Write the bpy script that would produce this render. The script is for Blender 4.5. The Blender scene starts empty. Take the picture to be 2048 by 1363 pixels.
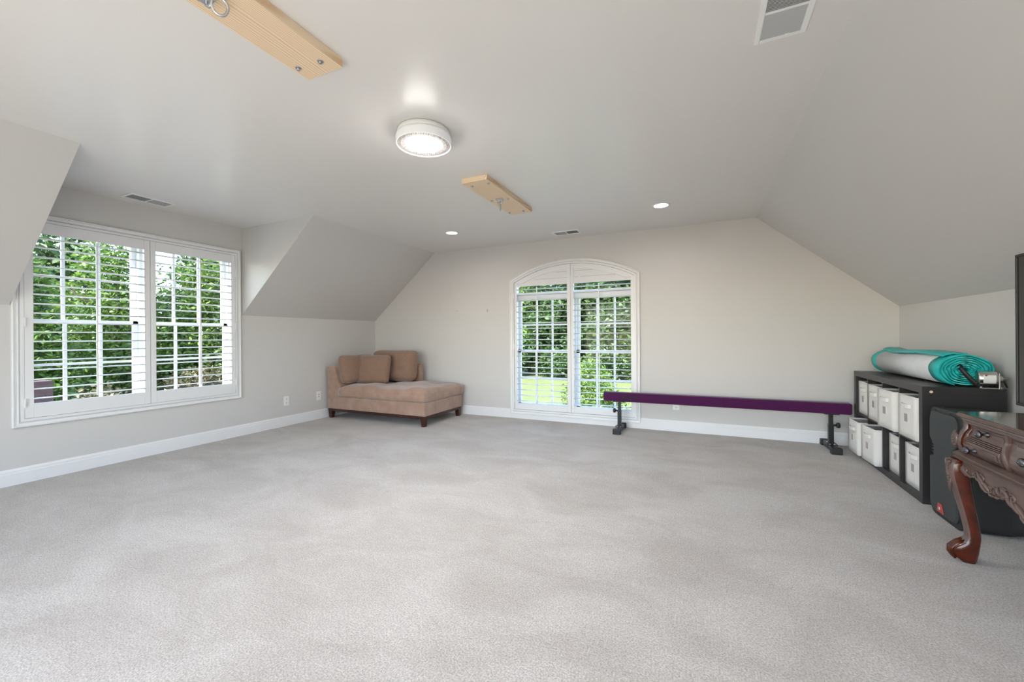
import bpy, bmesh, math, random
from math import sin, cos, pi, radians, sqrt, atan2
from mathutils import Vector, Matrix
random.seed(7)
S = bpy.context.scene
COL = S.collection

# ------------------------------------------------------------------ room numbers (metres)
XL, YB, XR, H = -4.762, 5.090, 1.7186, 2.3596      # left wall, gable wall, right wall, ceiling
KL, SL, KR, SR = 1.368, 1.162, 1.3665, 1.174       # knee wall heights, run of each slope
YD1, YD2 = 1.239, 2.976                            # dormer cheeks
YF = -2.3                                          # wall behind the camera

# ------------------------------------------------------------------ camera
cam_d = bpy.data.cameras.new('camera'); cam = bpy.data.objects.new('camera', cam_d); COL.objects.link(cam)
cam_d.sensor_width = 36; cam_d.lens = 821.32/2048*36; cam_d.shift_y = -8.05/2048
cam_d.clip_start = 0.05; cam_d.clip_end = 300
cam.matrix_world = Matrix.Translation((0, 0, 1.10)) @ Matrix.Rotation(0.4307, 4, 'Z') @ Matrix.Rotation(radians(90), 4, 'X') @ Matrix.Rotation(-0.0070, 4, 'Z')
S.camera = cam

# ------------------------------------------------------------------ world, sun, lights, exposure
S.view_settings.view_transform = 'Standard'; S.view_settings.look = 'None'
S.view_settings.gamma = 1; S.view_settings.use_curve_mapping = False
S.view_settings.exposure = 0.12
w = bpy.data.worlds.new('sky'); S.world = w; w.use_nodes = True
nt = w.node_tree; nt.nodes.clear()
wo = nt.nodes.new('ShaderNodeOutputWorld'); bg = nt.nodes.new('ShaderNodeBackground'); sky = nt.nodes.new('ShaderNodeTexSky')
sky.sky_type = 'NISHITA'; sky.sun_disc = False; sky.sun_elevation = radians(52); sky.sun_rotation = radians(200)
sky.air_density = 1.0; sky.dust_density = 1.6; sky.altitude = 200
bg.inputs[1].default_value = 1.4
nt.links.new(sky.outputs[0], bg.inputs[0]); nt.links.new(bg.outputs[0], wo.inputs[0])

def light(name, kind, energy, loc, rot=(0, 0, 0), size=None, size_y=None, color=(1, 1, 1), shape=None):
    d = bpy.data.lights.new(name, kind); d.energy = energy; d.color = color
    o = bpy.data.objects.new(name, d); COL.objects.link(o); o.location = loc; o.rotation_euler = rot
    if kind == 'AREA':
        d.shape = shape or 'RECTANGLE'; d.size = size
        if size_y: d.size_y = size_y
    elif size is not None:
        if kind == 'SUN': d.angle = size
        else: d.shadow_soft_size = size
    return o
sun_dir = Vector((-0.16, -0.72, 0.66)).normalized()
sun = light('sun', 'SUN', 19.0, (0, 0, 8), size=radians(0.6), color=(1.0, 0.95, 0.86))
sun.rotation_euler = sun_dir.to_track_quat('Z', 'Y').to_euler()
LAMP = 0.42
WARM = (1.0, 0.95, 0.90)

# ------------------------------------------------------------------ materials
def lin(c):
    if isinstance(c, str):
        c = [int(c[i:i+2], 16)/255 for i in (0, 2, 4)]
        c = [x/12.92 if x <= 0.04045 else ((x+0.055)/1.055)**2.4 for x in c]
    return (*c[:3], 1)
def mat(name, col, rough=0.5, metal=0.0, spec=0.5, noise=None, bump=None, emit=None, sheen=0, coat=0, var=None):
    """noise=(scale, amount): colour mottling in the thing's own colour; bump=(scale, strength, distance)"""
    m = bpy.data.materials.new(name); m.use_nodes = True; n = m.node_tree; b = n.nodes['Principled BSDF']
    b.inputs['Base Color'].default_value = lin(col); b.inputs['Roughness'].default_value = rough
    b.inputs['Metallic'].default_value = metal; b.inputs['Specular IOR Level'].default_value = spec
    if sheen: b.inputs['Sheen Weight'].default_value = sheen
    if coat: b.inputs['Coat Weight'].default_value = coat; b.inputs['Coat Roughness'].default_value = 0.08
    if emit: b.inputs['Emission Color'].default_value = lin(emit[0]); b.inputs['Emission Strength'].default_value = emit[1]
    if noise or bump: tc = n.nodes.new('ShaderNodeTexCoord')
    if noise:
        t = n.nodes.new('ShaderNodeTexNoise'); t.inputs['Scale'].default_value = noise[0]; t.inputs['Detail'].default_value = 5
        n.links.new(tc.outputs['Object'], t.inputs['Vector'])
        r = n.nodes.new('ShaderNodeValToRGB'); c = lin(col); a = noise[1]
        r.color_ramp.elements[0].position = 0.3; r.color_ramp.elements[1].position = 0.7
        if var:
            r.color_ramp.elements[0].color = lin(col); r.color_ramp.elements[1].color = lin(var)
        else:
            r.color_ramp.elements[0].color = (*[x*(1-a) for x in c[:3]], 1); r.color_ramp.elements[1].color = (*[min(1, x*(1+a)) for x in c[:3]], 1)
        n.links.new(t.outputs['Fac'], r.inputs['Fac']); n.links.new(r.outputs['Color'], b.inputs['Base Color'])
    if bump:
        t = n.nodes.new('ShaderNodeTexNoise'); t.inputs['Scale'].default_value = bump[0]; t.inputs['Detail'].default_value = 4
        n.links.new(tc.outputs['Object'], t.inputs['Vector'])
        u = n.nodes.new('ShaderNodeBump'); u.inputs['Strength'].default_value = bump[1]; u.inputs['Distance'].default_value = bump[2]
        n.links.new(t.outputs['Fac'], u.inputs['Height']); n.links.new(u.outputs['Normal'], b.inputs['Normal'])
    return m
M = {}
M['wall'] = mat('wall paint', (0.67, 0.655, 0.64), 0.5, spec=0.35, bump=(60, 0.04, 0.002))
M['ceiling'] = mat('ceiling paint', (0.79, 0.768, 0.745), 0.28, spec=0.5, bump=(60, 0.04, 0.002))
M['trim'] = mat('white trim paint', (0.86, 0.865, 0.87), 0.35)
M['shutter'] = mat('white shutter paint', (0.84, 0.845, 0.86), 0.35)
M['vinyl'] = mat('white window vinyl', (0.85, 0.86, 0.88), 0.4)
M['screen'] = mat('grey vent metal', (0.45, 0.46, 0.47), 0.5)
M['dark'] = mat('dark gap', (0.03, 0.03, 0.03), 0.8)
M['suede'] = mat('brown microsuede', '9c7d6b', 0.9, spec=0.15, noise=(9, 1, ), bump=(220, 0.12, 0.002), sheen=0.5, var='ae9181')
M['suede_plain'] = mat('brown cushion cloth', '917564', 0.9, spec=0.15, noise=(30, 0.06), bump=(260, 0.15, 0.002), sheen=0.4)
M['dark_wood'] = mat('dark walnut', '3c1c12', 0.3, noise=(14, 0.35))
M['purple'] = mat('purple suede', '480f46', 0.75, spec=0.2, noise=(35, 0.12), sheen=0.25)
M['black_metal'] = mat('black steel', (0.012, 0.012, 0.013), 0.35)
M['black_plastic'] = mat('black plastic', (0.02, 0.021, 0.022), 0.5, bump=(500, 0.1, 0.001))
M['grille'] = mat('speaker grille', (0.038, 0.043, 0.044), 0.55, bump=(900, 0.3, 0.001))
M['shelf'] = mat('black brown foil', (0.034, 0.032, 0.033), 0.36)
M['bin'] = mat('white fabric', (0.80, 0.78, 0.75), 0.85, bump=(400, 0.1, 0.001))
M['bin_in'] = mat('grey bin lining', (0.30, 0.30, 0.28), 0.9)
M['label'] = mat('grey label window', (0.45, 0.41, 0.40), 0.25)
M['teal'] = mat('teal tarpaulin', '21b6b3', 0.4, noise=(12, 0.12), bump=(25, 0.3, 0.01))
M['mat_grey'] = mat('pale grey tarpaulin', (0.62, 0.64, 0.66), 0.4, noise=(8, 0.06), bump=(14, 0.35, 0.012))
M['steel'] = mat('brushed steel', (0.62, 0.61, 0.58), 0.28, metal=1)
M['zinc'] = mat('zinc hardware', (0.60, 0.62, 0.66), 0.3, metal=1)
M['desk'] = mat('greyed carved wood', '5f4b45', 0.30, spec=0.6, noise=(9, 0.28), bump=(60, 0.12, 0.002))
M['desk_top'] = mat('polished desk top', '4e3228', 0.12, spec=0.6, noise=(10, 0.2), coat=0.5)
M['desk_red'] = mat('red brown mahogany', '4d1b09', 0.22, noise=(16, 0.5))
M['pewter'] = mat('pewter', (0.13, 0.13, 0.145), 0.35, metal=1, bump=(160, 0.5, 0.003))
M['tv_screen'] = mat('dark glass screen', (0.012, 0.012, 0.013), 0.12)
M['red'] = mat('red badge', 'b8433c', 0.4)
M['white'] = mat('white plastic', (0.90, 0.90, 0.89), 0.4)
M['outlet_dark'] = mat('outlet slot', (0.08, 0.07, 0.06), 0.5)
M['ink'] = mat('black print', (0.008, 0.006, 0.01), 0.7)
M['crystal'] = mat('grey crystal band', (0.42, 0.40, 0.38), 0.25, noise=(60, .3))
M['glow_rim'] = mat('glowing acrylic rim', (0.85, 0.86, 0.88), 0.3, emit=((0.97, 0.98, 1.0), 0.12))
M['diffuser'] = mat('lit diffuser', (0.9, 0.9, 0.9), 0.4, emit=((1.0, 0.97, 0.93), 9))
M['lit_can'] = mat('lit downlight lens', (0.9, 0.9, 0.9), 0.4, emit=((1.0, 0.96, 0.90), 14))
M['bark'] = mat('bark', (0.10, 0.075, 0.055), 0.9, noise=(6, 0.3))
M['lawn'] = mat('lawn grass', (0.085, 0.105, 0.028), 0.9, noise=(0.8, 0.15))
M['brick'] = mat('dark brick', (0.075, 0.04, 0.04), 0.9, noise=(3, 0.3))

def leaf_mat(name, c1, c2, tr=0.35):
    m = bpy.data.materials.new(name); m.use_nodes = True; n = m.node_tree
    b = n.nodes['Principled BSDF']; out = n.nodes['Material Output']
    g = n.nodes.new('ShaderNodeNewGeometry'); r = n.nodes.new('ShaderNodeValToRGB')
    r.color_ramp.elements[0].color = lin(c1); r.color_ramp.elements[1].color = lin(c2)
    n.links.new(g.outputs['Random Per Island'], r.inputs['Fac']); n.links.new(r.outputs['Color'], b.inputs['Base Color'])
    b.inputs['Roughness'].default_value = 0.5
    t = n.nodes.new('ShaderNodeBsdfTranslucent'); mx = n.nodes.new('ShaderNodeMixShader'); mx.inputs[0].default_value = tr
    n.links.new(r.outputs['Color'], t.inputs['Color']); n.links.new(b.outputs[0], mx.inputs[1]); n.links.new(t.outputs[0], mx.inputs[2])
    n.links.new(mx.outputs[0], out.inputs[0]); return m
M['leaf_light'] = leaf_mat('fresh green leaves', (0.035, 0.085, 0.012), (0.15, 0.23, 0.04))
M['leaf_dark'] = leaf_mat('dark green leaves', (0.014, 0.04, 0.010), (0.065, 0.12, 0.028))
M['leaf_brown'] = leaf_mat('bronze leaves', (0.05, 0.04, 0.02), (0.18, 0.16, 0.08))

# wood board material (pine with long grain)
def pine():
    m = bpy.data.materials.new('pine board'); m.use_nodes = True; n = m.node_tree; b = n.nodes['Principled BSDF']
    tc = n.nodes.new('ShaderNodeTexCoord'); mp = n.nodes.new('ShaderNodeMapping'); mp.inputs['Scale'].default_value = (1, 0.07, 1)
    ns = n.nodes.new('ShaderNodeTexNoise'); ns.inputs['Scale'].default_value = 6; ns.inputs['Detail'].default_value = 2
    mx = n.nodes.new('ShaderNodeMixRGB'); mx.blend_type = 'LINEAR_LIGHT'; mx.inputs[0].default_value = 0.07
    wv = n.nodes.new('ShaderNodeTexWave'); wv.bands_direction = 'X'; wv.inputs['Scale'].default_value = 26; wv.inputs['Distortion'].default_value = 1.2; wv.inputs['Detail'].default_value = 2
    r = n.nodes.new('ShaderNodeValToRGB'); r.color_ramp.elements[0].color = lin('e0bd97'); r.color_ramp.elements[1].color = lin('f2dcbd')
    r.color_ramp.elements[0].position = 0.0; r.color_ramp.elements[1].position = 0.6
    n.links.new(tc.outputs['Object'], mp.inputs[0]); n.links.new(mp.outputs[0], ns.inputs['Vector'])
    n.links.new(mp.outputs[0], mx.inputs[1]); n.links.new(ns.outputs['Color'], mx.inputs[2])
    n.links.new(mx.outputs[0], wv.inputs['Vector']); n.links.new(wv.outputs['Fac'], r.inputs['Fac'])
    n.links.new(r.outputs['Color'], b.inputs['Base Color']); b.inputs['Roughness'].default_value = 0.55
    return m
M['pine'] = pine()

def carpet():
    m = bpy.data.materials.new('cut pile carpet'); m.use_nodes = True; n = m.node_tree; b = n.nodes['Principled BSDF']
    tc = n.nodes.new('ShaderNodeTexCoord')
    def noise(scale, detail, rough=0.5, sc=(1, 1, 1), dist=0):
        mp = n.nodes.new('ShaderNodeMapping'); mp.inputs['Scale'].default_value = sc
        t = n.nodes.new('ShaderNodeTexNoise'); t.inputs['Scale'].default_value = scale; t.inputs['Detail'].default_value = detail
        t.inputs['Roughness'].default_value = rough; t.inputs['Distortion'].default_value = dist
        n.links.new(tc.outputs['Object'], mp.inputs[0]); n.links.new(mp.outputs[0], t.inputs['Vector']); return t
    big = noise(1.6, 6, 0.62, (1, 1.6, 1), 0.6); fine = noise(150, 3, 0.7); mid = noise(38, 3, 0.6)
    r1 = n.nodes.new('ShaderNodeValToRGB'); r1.color_ramp.elements[0].position = 0.36; r1.color_ramp.elements[1].position = 0.62
    r1.color_ramp.elements[0].color = (0.63, 0.59, 0.555, 1); r1.color_ramp.elements[1].color = (0.76, 0.73, 0.70, 1)
    r2 = n.nodes.new('ShaderNodeValToRGB'); r2.color_ramp.elements[0].position = 0.33; r2.color_ramp.elements[1].position = 0.62
    r2.color_ramp.elements[0].color = (0.55, 0.53, 0.51, 1); r2.color_ramp.elements[1].color = (1, 1, 1, 1)
    r3 = n.nodes.new('ShaderNodeValToRGB'); r3.color_ramp.elements[0].position = 0.3; r3.color_ramp.elements[1].position = 0.7
    r3.color_ramp.elements[0].color = (0.88, 0.88, 0.88, 1); r3.color_ramp.elements[1].color = (1, 1, 1, 1)
    a = n.nodes.new('ShaderNodeMixRGB'); a.blend_type = 'MULTIPLY'; a.inputs[0].default_value = 1
    c = n.nodes.new('ShaderNodeMixRGB'); c.blend_type = 'MULTIPLY'; c.inputs[0].default_value = 1
    n.links.new(big.outputs['Fac'], r1.inputs[0]); n.links.new(fine.outputs['Fac'], r2.inputs[0]); n.links.new(mid.outputs['Fac'], r3.inputs[0])
    n.links.new(r1.outputs[0], a.inputs[1]); n.links.new(r2.outputs[0], a.inputs[2])
    n.links.new(a.outputs[0], c.inputs[1]); n.links.new(r3.outputs[0], c.inputs[2]); n.links.new(c.outputs[0], b.inputs['Base Color'])
    b.inputs['Roughness'].default_value = 0.95; b.inputs['Specular IOR Level'].default_value = 0.1; b.inputs['Sheen Weight'].default_value = 0.2
    u = n.nodes.new('ShaderNodeBump'); u.inputs['Strength'].default_value = 0.6; u.inputs['Distance'].default_value = 0.006
    n.links.new(fine.outputs['Fac'], u.inputs['Height']); n.links.new(u.outputs['Normal'], b.inputs['Normal'])
    return m
M['carpet'] = carpet()

def glass():
    m = bpy.data.materials.new('window glass'); m.use_nodes = True; n = m.node_tree; n.nodes.remove(n.nodes['Principled BSDF'])
    out = n.nodes['Material Output']; t = n.nodes.new('ShaderNodeBsdfTransparent'); t.inputs[0].default_value = (0.93, 0.97, 0.95, 1)
    g = n.nodes.new('ShaderNodeBsdfGlossy'); g.inputs['Roughness'].default_value = 0.02
    mx = n.nodes.new('ShaderNodeMixShader'); mx.inputs[0].default_value = 0.015
    n.links.new(t.outputs[0], mx.inputs[1]); n.links.new(g.outputs[0], mx.inputs[2]); n.links.new(mx.outputs[0], out.inputs[0]); return m
M['glass'] = glass()

# ------------------------------------------------------------------ object helpers
def link(o, parent=None):
    COL.objects.link(o)
    if parent: o.parent = parent
    return o
def tag(o, label=None, cat=None, group=None, kind=None):
    if label: o['label'] = label
    if cat: o['category'] = cat
    if group: o['group'] = group
    if kind: o['kind'] = kind
    return o
def empty(name, loc=(0, 0, 0), rz=0):
    o = bpy.data.objects.new(name, None); o.empty_display_size = 0.1; COL.objects.link(o)
    o.location = loc; o.rotation_euler = (0, 0, rz); return o
class MB:
    """collects shapes and links them as ONE mesh object"""
    def __init__(s): s.bm = bmesh.new(); s.sm = set()
    def poly(s, pts, mi=0):
        vs = [s.bm.verts.new(p) for p in pts]; f = s.bm.faces.new(vs); f.material_index = mi; return f
    def box(s, x0, x1, y0, y1, z0, z1, mi=0, mx=None):
        c = [(x, y, z) for x in (x0, x1) for y in (y0, y1) for z in (z0, z1)]
        if mx: c = [mx @ Vector(p) for p in c]
        v = [s.bm.verts.new(p) for p in c]
        for q in ((0, 1, 3, 2), (4, 6, 7, 5), (0, 4, 5, 1), (2, 3, 7, 6), (0, 2, 6, 4), (1, 5, 7, 3)):
            f = s.bm.faces.new([v[i] for i in q]); f.material_index = mi
        return s
    def prism(s, pts2, a0, a1, axis, mi=0, mx=None):
        """extrude a 2D outline along an axis; outline coords are the two other axes in xyz order"""
        def P(u, v, a):
            p = {'x': (a, u, v), 'y': (u, a, v), 'z': (u, v, a)}[axis]
            return mx @ Vector(p) if mx else p
        A = [s.bm.verts.new(P(u, v, a0)) for u, v in pts2]; B = [s.bm.verts.new(P(u, v, a1)) for u, v in pts2]
        n = len(A)
        for f in [s.bm.faces.new(A), s.bm.faces.new(B[::-1])] + [s.bm.faces.new((A[i], B[i], B[(i+1) % n], A[(i+1) % n])) for i in range(n)]:
            f.material_index = mi
        return s
    def cyl(s, p0, p1, r0, r1=None, n=20, mi=0, caps=True):
        r1 = r0 if r1 is None else r1
        return s.loft([(p0, r0), (p1, r1)], n, mi, caps)
    def loft(s, rings, n=16, mi=0, caps=True):
        """tube through (point, radius) rings"""
        P = [Vector(p) for p, r in rings]; R = [r for p, r in rings]; prev = None; rows = []
        for i, p in enumerate(P):
            d = (P[min(i+1, len(P)-1)] - P[max(i-1, 0)])
            d = d.normalized() if d.length > 1e-9 else Vector((0, 0, 1))
            if prev is None:
                a = Vector((0, 0, 1)) if abs(d.z) < 0.9 else Vector((1, 0, 0)); u = d.cross(a).normalized()
            else: u = (prev - d*prev.dot(d)).normalized()
            prev = u; v = d.cross(u)
            rows.append([s.bm.verts.new(p + (u*cos(2*pi*k/n) + v*sin(2*pi*k/n))*R[i]) for k in range(n)])
        for a, b in zip(rows, rows[1:]):
            for k in range(n):
                f = s.bm.faces.new((a[k], a[(k+1) % n], b[(k+1) % n], b[k])); f.smooth = True; f.material_index = mi
        if caps:
            for q in (rows[0][::-1], rows[-1]):
                f = s.bm.faces.new(q); f.material_index = mi
        return s
    def lathe(s, prof, c=(0, 0, 0), axis='z', n=32, mi=0):
        """prof: (radius, height) along axis"""
        rows = []
        for r, h in prof:
            row = []
            for k in range(n):
                a = 2*pi*k/n; u, v = r*cos(a), r*sin(a)
                p = {'z': (u, v, h), 'x': (h, u, v), 'y': (v, h, u)}[axis]
                row.append(s.bm.verts.new(Vector(p) + Vector(c)))
            rows.append(row)
        for a, b in zip(rows, rows[1:]):
            for k in range(n):
                f = s.bm.faces.new((a[k], a[(k+1) % n], b[(k+1) % n], b[k])); f.smooth = True; f.material_index = mi
        for q in (rows[0][::-1], rows[-1]):
            f = s.bm.faces.new(q); f.material_index = mi
        return s
    def ball(s, c, r, mi=0, sc=(1, 1, 1), n=12):
        m = Matrix.Translation(c) @ Matrix.Diagonal((*sc, 1))
        g = bmesh.ops.create_uvsphere(s.bm, u_segments=n, v_segments=max(6, n//2), radius=r, matrix=m)
        for f in {f for v in g['verts'] for f in v.link_faces}: f.smooth = True; f.material_index = mi
        return s
    def sections(s, secs, mi=0, closed=True, caps=True, smooth=True):
        rows = [[s.bm.verts.new(p) for p in q] for q in secs]; n = len(rows[0])
        for a, b in zip(rows, rows[1:]):
            for k in range(n if closed else n-1):
                f = s.bm.faces.new((a[k], a[(k+1) % n], b[(k+1) % n], b[k])); f.smooth = smooth; f.material_index = mi
        if caps and closed:
            for q in (rows[0][::-1], rows[-1]):
                f = s.bm.faces.new(q); f.material_index = mi
        return s
    def build(s, name, mats, parent=None, bevel=0, seg=2, smooth=False, subd=0):
        bmesh.ops.recalc_face_normals(s.bm, faces=s.bm.faces)
        me = bpy.data.meshes.new(name); s.bm.to_mesh(me); s.bm.free()
        for m in (mats if isinstance(mats, (list, tuple)) else [mats]): me.materials.append(M[m] if isinstance(m, str) else m)
        o = bpy.data.objects.new(name, me); link(o, parent)
        if bevel:
            b = o.modifiers.new('bevel', 'BEVEL'); b.width = bevel; b.segments = seg; b.limit_method = 'ANGLE'; b.angle_limit = radians(40)
        if subd:
            u = o.modifiers.new('sub', 'SUBSURF'); u.levels = subd; u.render_levels = subd
        if smooth:
            for p in me.polygons: p.use_smooth = True
        return o
def raw(name, verts, faces, m, parent=None, smooth=False):
    me = bpy.data.meshes.new(name); me.from_pydata(verts, [], faces); me.update(); me.materials.append(M[m])
    o = bpy.data.objects.new(name, me); link(o, parent)
    if smooth:
        for p in me.polygons: p.use_smooth = True
    return o
def struct(o): o['kind'] = 'structure'; return o
def local(o, parent):
    """child built in world coordinates under an Empty that is not at the origin"""
    o.matrix_parent_inverse = parent.matrix_world.inverted(); return o
def wpart(mb, name, m, root, **k):
    bpy.context.view_layer.update()
    o = mb.build(name, m, root, **k); o.matrix_parent_inverse = Matrix.LocRotScale(root.location, root.rotation_euler, None).inverted(); return o

# ------------------------------------------------------------------ room shell
WT = 0.20   # wall thickness
mb = MB(); mb.box(XL-WT, XR+WT, YF-WT, YB+WT, -0.12, 0); struct(mb.build('floor', 'carpet'))
# left wall: knee wall plus dormer window wall, with the window opening
OL = dict(y0=1.285, y1=2.910, z0=0.474, z1=2.056)   # opening behind the casing
mb = MB()
mb.box(XL-WT, XL, YF, YD1, 0, KL+0.03); mb.box(XL-WT, XL, YD2, YB, 0, KL+0.03)
mb.box(XL-WT, XL, YD1, OL['y0'], 0, H); mb.box(XL-WT, XL, OL['y1'], YD2, 0, H)
mb.box(XL-WT, XL, OL['y0'], OL['y1'], 0, OL['z0']); mb.box(XL-WT, XL, OL['y0'], OL['y1'], OL['z1'], H)
struct(mb.build('wall_left', 'wall'))
mb = MB(); mb.box(XR, XR+WT, YF, YB, 0, KR+0.03); struct(mb.build('wall_right', 'wall'))
# slopes (thick slabs)
def slope(name, xa, za, xb, zb, y0, y1, m):
    d = Vector((zb-za, 0, -(xb-xa))).normalized()*0.12
    if d.z < 0: d = -d
    mb = MB(); mb.prism([(xa, za), (xb, zb), (xb+d.x, zb+d.z), (xa+d.x, za+d.z)], y0, y1, 'y'); return struct(mb.build(name, m))
slope('wall_slope_left', XL, KL, XL+SL, H, YD2, YB, 'wall')
slope('wall_slope_near', XL, KL, XL+SL, H, YF, YD1, 'wall')
slope('wall_slope_right', XR, KR, XR-SR, H, YF, YB, 'wall')
# dormer cheeks
mb = MB(); mb.prism([(XL, KL+.03), (XL+SL-.03, H), (XL, H)], YD2-0.001, YD2+0.10, 'y'); struct(mb.build('wall_cheek_far', 'wall'))
mb = MB(); mb.prism([(XL, KL+.03), (XL+SL-.03, H), (XL, H)], YD1-0.10, YD1+0.001, 'y'); struct(mb.build('wall_cheek_near', 'wall'))
mb = MB(); mb.box(XL-WT, XR+WT, YF-WT, YB+WT, H, H+0.15); struct(mb.build('ceiling', 'ceiling'))
# gable wall with the arched opening
def arc(xc, zc, R, x0, x1, n=32):
    return [(x0+(x1-x0)*i/n, zc+sqrt(max(0, R*R-(x0+(x1-x0)*i/n-xc)**2))) for i in range(n+1)]
AX, ASP, AAP, AHW = -1.5085, 1.865, 2.095, 0.8535      # casing: centre, spring, apex, half width
AR = (AHW**2+(AAP-ASP)**2)/(2*(AAP-ASP)); AZ = AAP-AR
def arch_outline(off, zb=0.063):
    """clockwise outline of the arched casing, inset by off"""
    hw = AHW-off; R = AR-off
    return [(AX-hw, zb+off)]+arc(AX, AZ, R, AX-hw, AX+hw)+[(AX+hw, zb+off)]
o1 = arch_outline(0.042)
mb = MB()
x0, x1 = o1[0][0], o1[-1][0]
mb.prism([(XL-WT, 0), (x0, 0), (x0, H+.1), (XL-WT, H+.1)], YB, YB+WT, 'y'); mb.prism([(x1, 0), (XR+WT, 0), (XR+WT, H+.1), (x1, H+.1)], YB, YB+WT, 'y')
mb.box(x0, x1, YB, YB+WT, 0, o1[0][1])
ar = o1[1:-1]
for a, b in zip(ar, ar[1:]): mb.prism([a, b, (b[0], H+.1), (a[0], H+.1)], YB, YB+WT, 'y')
bmesh.ops.remove_doubles(mb.bm, verts=mb.bm.verts, dist=1e-5)
struct(mb.build('wall_back', 'wall'))
# wall behind the camera with an unseen window, added to bounce sunlight in
RW = (-3.4, 0.9, 0.3, 2.12)
mb = MB(); mb.box(XL-WT, RW[0], YF-WT, YF, 0, H); mb.box(RW[1], XR+WT, YF-WT, YF, 0, H); mb.box(RW[0], RW[1], YF-WT, YF, 0, RW[2]); mb.box(RW[0], RW[1], YF-WT, YF, RW[3], H)
struct(mb.build('wall_front', 'wall'))
mb = MB()
for a in (RW[0], (RW[0]+RW[1])/2-.03, RW[1]-.06): mb.box(a, a+.06, YF-.12, YF-.06, RW[2], RW[3])
for a in (RW[2], 1.3, RW[3]-.06): mb.box(RW[0]+.06, RW[1]-.06, YF-.115, YF-.065, a, a+.06)
struct(mb.build('window_3', 'vinyl'))

# baseboards
prof = [(0, 0), (0.014, 0), (0.014, 0.088), (0.011, 0.094), (0.011, 0.108), (0.006, 0.118), (0.004, 0.124), (0, 0.124)]
mb = MB(); mb.prism([(XL+t, z) for t, z in prof], YF, YB, 'y'); struct(mb.build('baseboard_left', 'trim'))
mb = MB(); mb.prism([(XR-t, z) for t, z in prof], YF, YB, 'y'); struct(mb.build('baseboard_right', 'trim'))
mb = MB()
for a, b in ((XL, AX-AHW), (AX+AHW, XR)): mb.prism([(YB-t, z) for t, z in prof], a, b, 'x')
mb.prism([(YB, 0), (YB-.010, 0), (YB-.010, 0.063), (YB, 0.063)], AX-AHW, AX+AHW, 'x')
struct(mb.build('baseboard_back', 'trim'))
mb = MB(); mb.prism([(YF+t, z) for t, z in prof], XL, XR, 'x'); struct(mb.build('baseboard_front', 'trim'))

# moulded casings swept round a closed outline
def sweep(outline, prof, to3, name, m, parent=None):
    n = len(outline); rows = []
    cx = sum(p[0] for p in outline)/n; cy = sum(p[1] for p in outline)/n
    area = sum(outline[i][0]*outline[(i+1) % n][1]-outline[(i+1) % n][0]*outline[i][1] for i in range(n))
    sg = 1 if area > 0 else -1
    mb = MB()
    for i in range(n):
        p, a, b = Vector(outline[i]), Vector(outline[i-1]), Vector(outline[(i+1) % n])
        d1, d2 = (p-a).normalized(), (b-p).normalized()
        n1, n2 = Vector((-d1.y, d1.x))*sg, Vector((-d2.y, d2.x))*sg
        k = (n1+n2).normalized(); k /= max(0.3, k.dot(n1))
        rows.append([mb.bm.verts.new(to3(p.x+k.x*w, p.y+k.y*w, t)) for w, t in prof])
    L = len(prof)
    for i in range(n):
        A, B = rows[i], rows[(i+1) % n]
        for j in range(L): mb.bm.faces.new((A[j], A[(j+1) % L], B[(j+1) % L], B[j]))
    return mb.build(name, m, parent)
cas = [(0, 0), (0, 0.022), (0.005, 0.026), (0.010, 0.025), (0.013, 0.017), (0.026, 0.014), (0.029, 0.020), (0.034, 0.021), (0.038, 0.012), (0.042, 0.012), (0.042, 0)]
lip = [(0.042, -0.03), (0.042, 0.026), (0.062, 0.026), (0.062, -0.03)]
toL = lambda y, z, t: (XL+t, y, z)
toB = lambda x, z, t: (x, YB-t, z)
rectL = [(1.243, 0.432), (2.952, 0.432), (2.952, 2.098), (1.243, 2.098)]
struct(sweep(rectL, cas, toL, 'trim_1', 'trim')); struct(sweep(rectL, lip, toL, 'trim_2', 'shutter'))
struct(sweep(arch_outline(0), cas, toB, 'trim_3', 'trim')); struct(sweep(arch_outline(0), lip, toB, 'trim_4', 'shutter'))

# ------------------------------------------------------------------ windows (sashes behind the shutters)
def window_unit(mb, gl, y0, y1, z0, z1, panes, meet, pt, rows=2, head=None):
    """pt(u, depth, z) -> world; frame, two sashes, glazing bars"""
    def B(u0, u1, d0, d1, za, zb, k=mb):
        c = [pt(u, d, z) for u in (u0, u1) for d in (d0, d1) for z in (za, zb)]
        v = [k.bm.verts.new(p) for p in c]
        for q in ((0, 1, 3, 2), (4, 6, 7, 5), (0, 4, 5, 1), (2, 3, 7, 6), (0, 2, 6, 4), (1, 5, 7, 3)): k.bm.faces.new([v[i] for i in q])
    f = 0.022
    B(y0, y0+f, .09, .19, z0, z1); B(y1-f, y1, .09, .19, z0, z1); B(y0, y1, .09, .19, z0, z0+f); B(y0, y1, .09, .19, z1-f, z1)
    for lo, (za, zb, d) in enumerate(((z0+f, meet+.018, .115), (meet-.018, z1-f, .145))):
        s = 0.038
        B(y0+f, y0+f+s, d, d+.028, za, zb); B(y1-f-s, y1-f, d, d+.028, za, zb)
        B(y0+f, y1-f, d, d+.028, za, za+(.036 if lo else .055)); B(y0+f, y1-f, d, d+.028, zb-.036, zb)
        ia, ib, ja, jb = y0+f+s, y1-f-s, za+(.036 if lo else .055), zb-.036
        for k in range(1, panes): u = ia+(ib-ia)*k/panes; B(u-.011, u+.011, d+.005, d+.023, ja, jb)
        for k in range(1, rows): z = ja+(jb-ja)*k/rows; B(ia, ib, d+.0065, d+.0215, z-.0105, z+.0105)
        v = [gl.bm.verts.new(pt(u, d+.014, z)) for u, z in ((ia, ja), (ib, ja), (ib, jb), (ia, jb))]; gl.bm.faces.new(v)
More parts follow.
